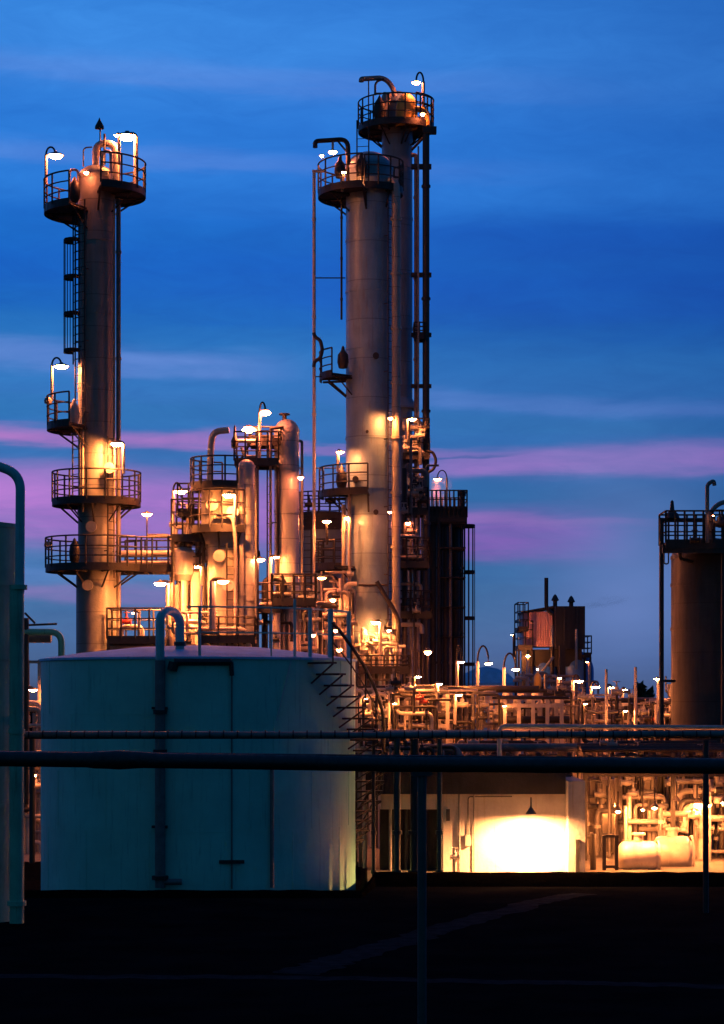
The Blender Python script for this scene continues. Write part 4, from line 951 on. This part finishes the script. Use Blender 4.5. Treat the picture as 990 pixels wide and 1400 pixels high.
MB().box((X(722, D9), D9-.3, za-1.1), (X(795, D9), D9+2.6, za-.16)).build('hopper_deck', 'black', hb)
for px in (727, 733, 751, 764, 776, 786, 794): MB().box((X(px, D9)-.09, D9-.2, 0), (X(px, D9)+.09, D9, za-1.1)).build('leg', 'dark', hb)
rf = MB(); rf.v = [(X(713, D9), D9-.2, zb_), (X(758, D9), D9-.2, Z(828, D9)), (X(758, D9), D9+3.2, Z(828, D9)), (X(713, D9), D9+3.2, zb_)]
rf.v += [(x, y, z-.12) for x, y, z in rf.v]; rf.f = [(0, 1, 2, 3), (7, 6, 5, 4), (0, 4, 5, 1), (1, 5, 6, 2), (2, 6, 7, 3), (3, 7, 4, 0)]; rf.build('roof', 'dark', hb)
ppipe(hb, [(747, 790, D9-1.6), (747, 832, D9-1.6), (756, 840, D9-1.6)], 5.5, D9, 'dark', .3, 'stack')
ppipe(hb, [(755, 884, D9-1.8), (755, 950, D9-1.8)], 5, D9, 'dark', .3); ppipe(hb, [(755, 855, D9-1.8), (754, 950, D9-1.8)], 3.4, D9, 'pipe2', .3); ppipe(hb, [(788, 860, D9-1.8), (788, 915, D9-1.8)], 3.4, D9, 'pipe2', .3)
for px, y in ((759, 826), (781, 828)): MB().lathe([(0, 0), (.12, 0), (.12, .4), (.22, .45), (.1, .7), (0, .8)], P(px, y+6, D9), 10).build('vent_cap', 'dark', hb)
for px, w, yt, cc in ((741, 44, 889, 'left'), (788, 48, 889, 'right')):
    r = S(w, D9)/2; c = P(px, 960, D9+.5); c.z = 0
    MB().lathe([(r, 0), (r, Z(918, D9))]+[(q, h) for q, h in dome(r, Z(yt, D9)-Z(918, D9), 8, Z(918, D9))][1:], c, 32).build('dome', 'blue', hb)
flat_platform(hb, 706, 726, 885, D9-1, D9+1.5, h=1.4, n=2, legs=1); flat_platform(hb, 706, 720, 860, D9-1, D9+1.5, h=1.4, n=2)
flat_platform(hb, 796, 806, 895, D9-1, D9+1, h=1.0, n=1, legs=1)
MB().box((X(712, D9), D9-.9, 0), (X(718, D9), D9-.4, za)).build('leg', 'dark', hb); MB().box((X(760, D9), D9-2.3, 0), (X(768, D9), D9-1.6, za)).build('leg', 'dark', hb)
MB().tube([P(741, 918, D9-2.8), P(757, 898, D9-2.8)], .08, 6).build('brace', 'galv', hb)
at = thing('amber_tank', 'small upright amber tank in front of the blue domes', 'tank', Vector((X(735, 110), 110, 0)))
ra = S(11, 110)/2
MB().lathe([(0, Z(946, 110)), (ra*.5, Z(944, 110)), (ra, Z(938, 110)), (ra, Z(926, 110)), (ra*.5, Z(921, 110)), (0, Z(919, 110))], (X(735, 110), 110, 0), 20).build('shell', 'amber', at)
for s in (-.6, .6): MB().tube([(X(735, 110)+s*ra, 110, 0), (X(735, 110)+s*ra, 110, Z(938, 110))], .04, 6).build('leg', 'dark', at)
manifold('dim pipework crowding the foot of the hopper building', 708, 800, 920, 958, 114, 12, 5, 81, mats=('pipe', 'pipe3', 'pipe2'), nval=3, depth=2)
lamp(722, 897, 117.6, 'added bulb lighting the left bin of the hopper building from below', 722, 950, 6, mat='lensr', open_=True)  # added bulb, placed here to throw light on the left bin
lamp(735, 915, 108.4, 'tiny bulb over the amber tank', None, 910, 3.5, style='bulk', mat='lensb')
lamp(700, 868, 116, 'tiny lamp beside the stair of the hopper building', 703, 900, 4, mat='lensb', hook=1, polemat='dark')
lamp(803, 905, 112, 'tiny lamp right of the right blue dome', 806, 940, 5, mat='lens', hook=1)
# far cone-roofed tank
ft = thing('far_storage_tank', 'distant low cone-roofed tank behind the hooked lamps', 'storage tank', Vector((X(672, 150), 150, 0)))
MB().lathe([(S(52, 150), 0), (S(44, 150), Z(934, 150)), (S(30, 150), Z(921, 150)), (S(15, 150), Z(914, 150)), (0, Z(911, 150))], (X(665, 150), 150, 0), 40).build('shell', 'roof', ft)
# small building blocks behind racks
for px0, px1, y, D, lab in ((716, 732, 943, 100, 'small pale cabin left below the blue domes'), (755, 772, 940, 100, 'small pale cabin below the gap of the blue domes'), (780, 822, 955, 98, 'long low pale cabin right below the blue domes')):
    k = thing('cabin', lab, 'cabin', Vector((X((px0+px1)/2, D), D, 0)))
    MB().box((X(px0, D), D, 0), (X(px1, D), D+2, Z(y, D))).build('wall', 'wall', k)
    MB().box((X(px0-1, D), D-.1, Z(y, D)), (X(px1+1, D), D+2.1, Z(y-1.6, D))).build('roof', 'pipe2', k)
    MB().box((X((px0+px1)/2-2.5, D), D-.04, 0), (X((px0+px1)/2+2.5, D), D-.003, 2.1)).build('door', 'dark', k)

# ------------------------------------------------------------------ dark vessel with gantry at right
Dv = 72.0
dv, cv, rv = column('process_vessel', 'wide dark brown vessel with sloped shoulders at the right edge', 968, 100, 735, Dv, 'dkgrey', 'vessel', .55, bands=(800, 860))
gy = thing('gantry', 'tall dark pipe gantry with railing over the dark vessel', 'gantry', Vector((X(905, 70), 70, 0)))
vpipe(gy, 904.5, 6.5, 708, 1100, 70, 'dark', 'post'); vpipe(gy, 1020, 6.5, 708, 1100, 70, 'dark', 'post')
vpipe(gy, 988, 4, 745, 1100, 70, 'dark', 'post')
ppipe(gy, [(904.5, 730, 70), (904.5, 711, 70), (966, 711, 70)], 6, 70, 'dark', .12)
MB().lathe([(.25, 0), (.2, .15), (.08, .25), (.05, .55), (0, .6)], P(919, 709, 70), 12).build('vent_cap', 'dark', gy)
flat_platform(gy, 906, 1020, 744, 69.4, 70.9, h=1.0, n=9)
MB().box(tuple(P(906, 756, 69.45)), tuple(P(1020, 745, 69.6))).build('beam', 'dark', gy)
ppipe(gy, [(967, 742, 69.3), (967, 662, 69.3), (976, 657, 69.3), (977, 664, 69.3)], 5.5, 70, 'pipe3', .22, 'gooseneck_vent')
ppipe(gy, [(970, 742, 69.6), (971, 700, 69.6), (984, 687, 69.6), (1010, 685, 69.6)], 6.5, 70, 'pipe', .5, 'gooseneck_vent')
valve(gy, P(984, 716, 69.2), .17, 'x', 'dark'); valve(gy, P(950, 738, 69.2), .12, 'x', 'dark')
ppipe(gy, [(908, 750, 69.5), (908, 771, 69.5), (914, 771, 69.5), (914, 750, 69.5)], 2, 70, 'dark', .1)
ppipe(gy, [(930, 752, 69.7), (930, 764, 70.4), (946, 768, 71)], 5, 70, 'dark', .2)
MB().tube([P(905, 931, 70), P(922, 931, 70.8)], .05, 6).build('tie_bar', 'dark', gy)
lamp(975, 705, 69.0, 'tiny amber bulb on the gantry at the right edge', None, 698, 3, style='bulk', mat='lensm')

# ------------------------------------------------------------------ distant trees and steam
def leafmass(name, label, px, w, y, D, n, seed):
    rd = random.Random(seed); c = P(px, 960, D); c.z = 0; ht = Z(y, D); rw = S(w, D)/2
    root = thing(name, label, 'tree', c, 'far trees at the edge of the plant')
    MB().tube([c, c+Vector((0, 0, ht*.6))], .25, 6, .1).build('trunk', 'dark', root)
    m = MB()
    for i in range(n):
        a = rd.uniform(0, 6.28); q = rd.random()**.6; zz = rd.uniform(.25, 1)
        rr = rw*q*math.sqrt(max(.05, 1-((zz-.55)/.5)**2)); p = c+Vector((rr*math.cos(a), rr*math.sin(a), ht*zz)); s = rd.uniform(.25, .6)
        u = Vector((rd.gauss(0, 1), rd.gauss(0, 1), rd.gauss(0, 1))).normalized()*s; v = Vector((rd.gauss(0, 1), rd.gauss(0, 1), rd.gauss(0, 1))).cross(u).normalized()*s*.6
        k = len(m.v); m.v += [tuple(p-u), tuple(p+v), tuple(p+u), tuple(p-v)]; m.f.append((k, k+1, k+2, k+3))
    m.build('crown', 'leaf', root)
M['leaf'] = paint('dark_foliage', (.05, .07, .035), .8, 0, .4, None, 0, .2, 2)
leafmass('tree', 'dark bushy tree between the tapered vent pipe and the lamp pole', 875, 18, 937, 170, 320, 1)
leafmass('tree', 'smaller dark tree left of the dark vessel', 888, 14, 944, 175, 260, 2)
leafmass('tree', 'low dark tree in the sky gap near the far tank', 712, 16, 946, 180, 260, 3)

def steam(name, label, c, sx, sy, sz, dens, col, seed, tilt=0):
    m = bpy.data.materials.new(name+'_vapour'); m.use_nodes = True; nt = m.node_tree; nt.nodes.clear(); b = NB(nt)
    oc = b.n('ShaderNodeTexCoord').outputs['Object']
    ln = b.n('ShaderNodeVectorMath', operation='LENGTH'); nt.links.new(oc, ln.inputs[0])
    mp = b.n('ShaderNodeMapping'); nt.links.new(oc, mp.inputs[0]); mp.inputs['Location'].default_value = (seed, seed*.7, 0)
    n = b.noise(mp.outputs[0], 1.7, 4, .6, .4)
    d = b.m('MULTIPLY', b.rng(ln.outputs['Value'], 0.05, .98, 1, 0), b.rng(n, .38, .68, 0, 1)); d = b.m('MULTIPLY', d, dens)
    v = b.n('ShaderNodeVolumePrincipled'); v.inputs['Color'].default_value = (*col, 1); nt.links.new(d, v.inputs['Density'])
    out = b.n('ShaderNodeOutputMaterial'); nt.links.new(v.outputs[0], out.inputs['Volume'])
    k = MB(); k.lathe([(0, -1)]+[(math.cos(R(a)), math.sin(R(a))) for a in range(-75, 90, 15)]+[(0, 1)], (0, 0, 0), 20)
    o = k.build(name, m); o.location = c; o.scale = (sx, sy, sz); o.rotation_euler = (0, R(tilt), 0)
    return tag(o, label, 'steam', kind='stuff')
steam('steam', 'small pink steam wisp under the hooked lamp of the dark tower', P(601, 672, 95.3), .75, .7, 1.0, 1.1, (.95, .95, .95), 3)
steam('smoke', 'faint dark smoke trailing right from the hopper building roof', P(828, 823, 121), 1.9, 1.0, .45, .35, (.35, .4, .5), 5, -8)
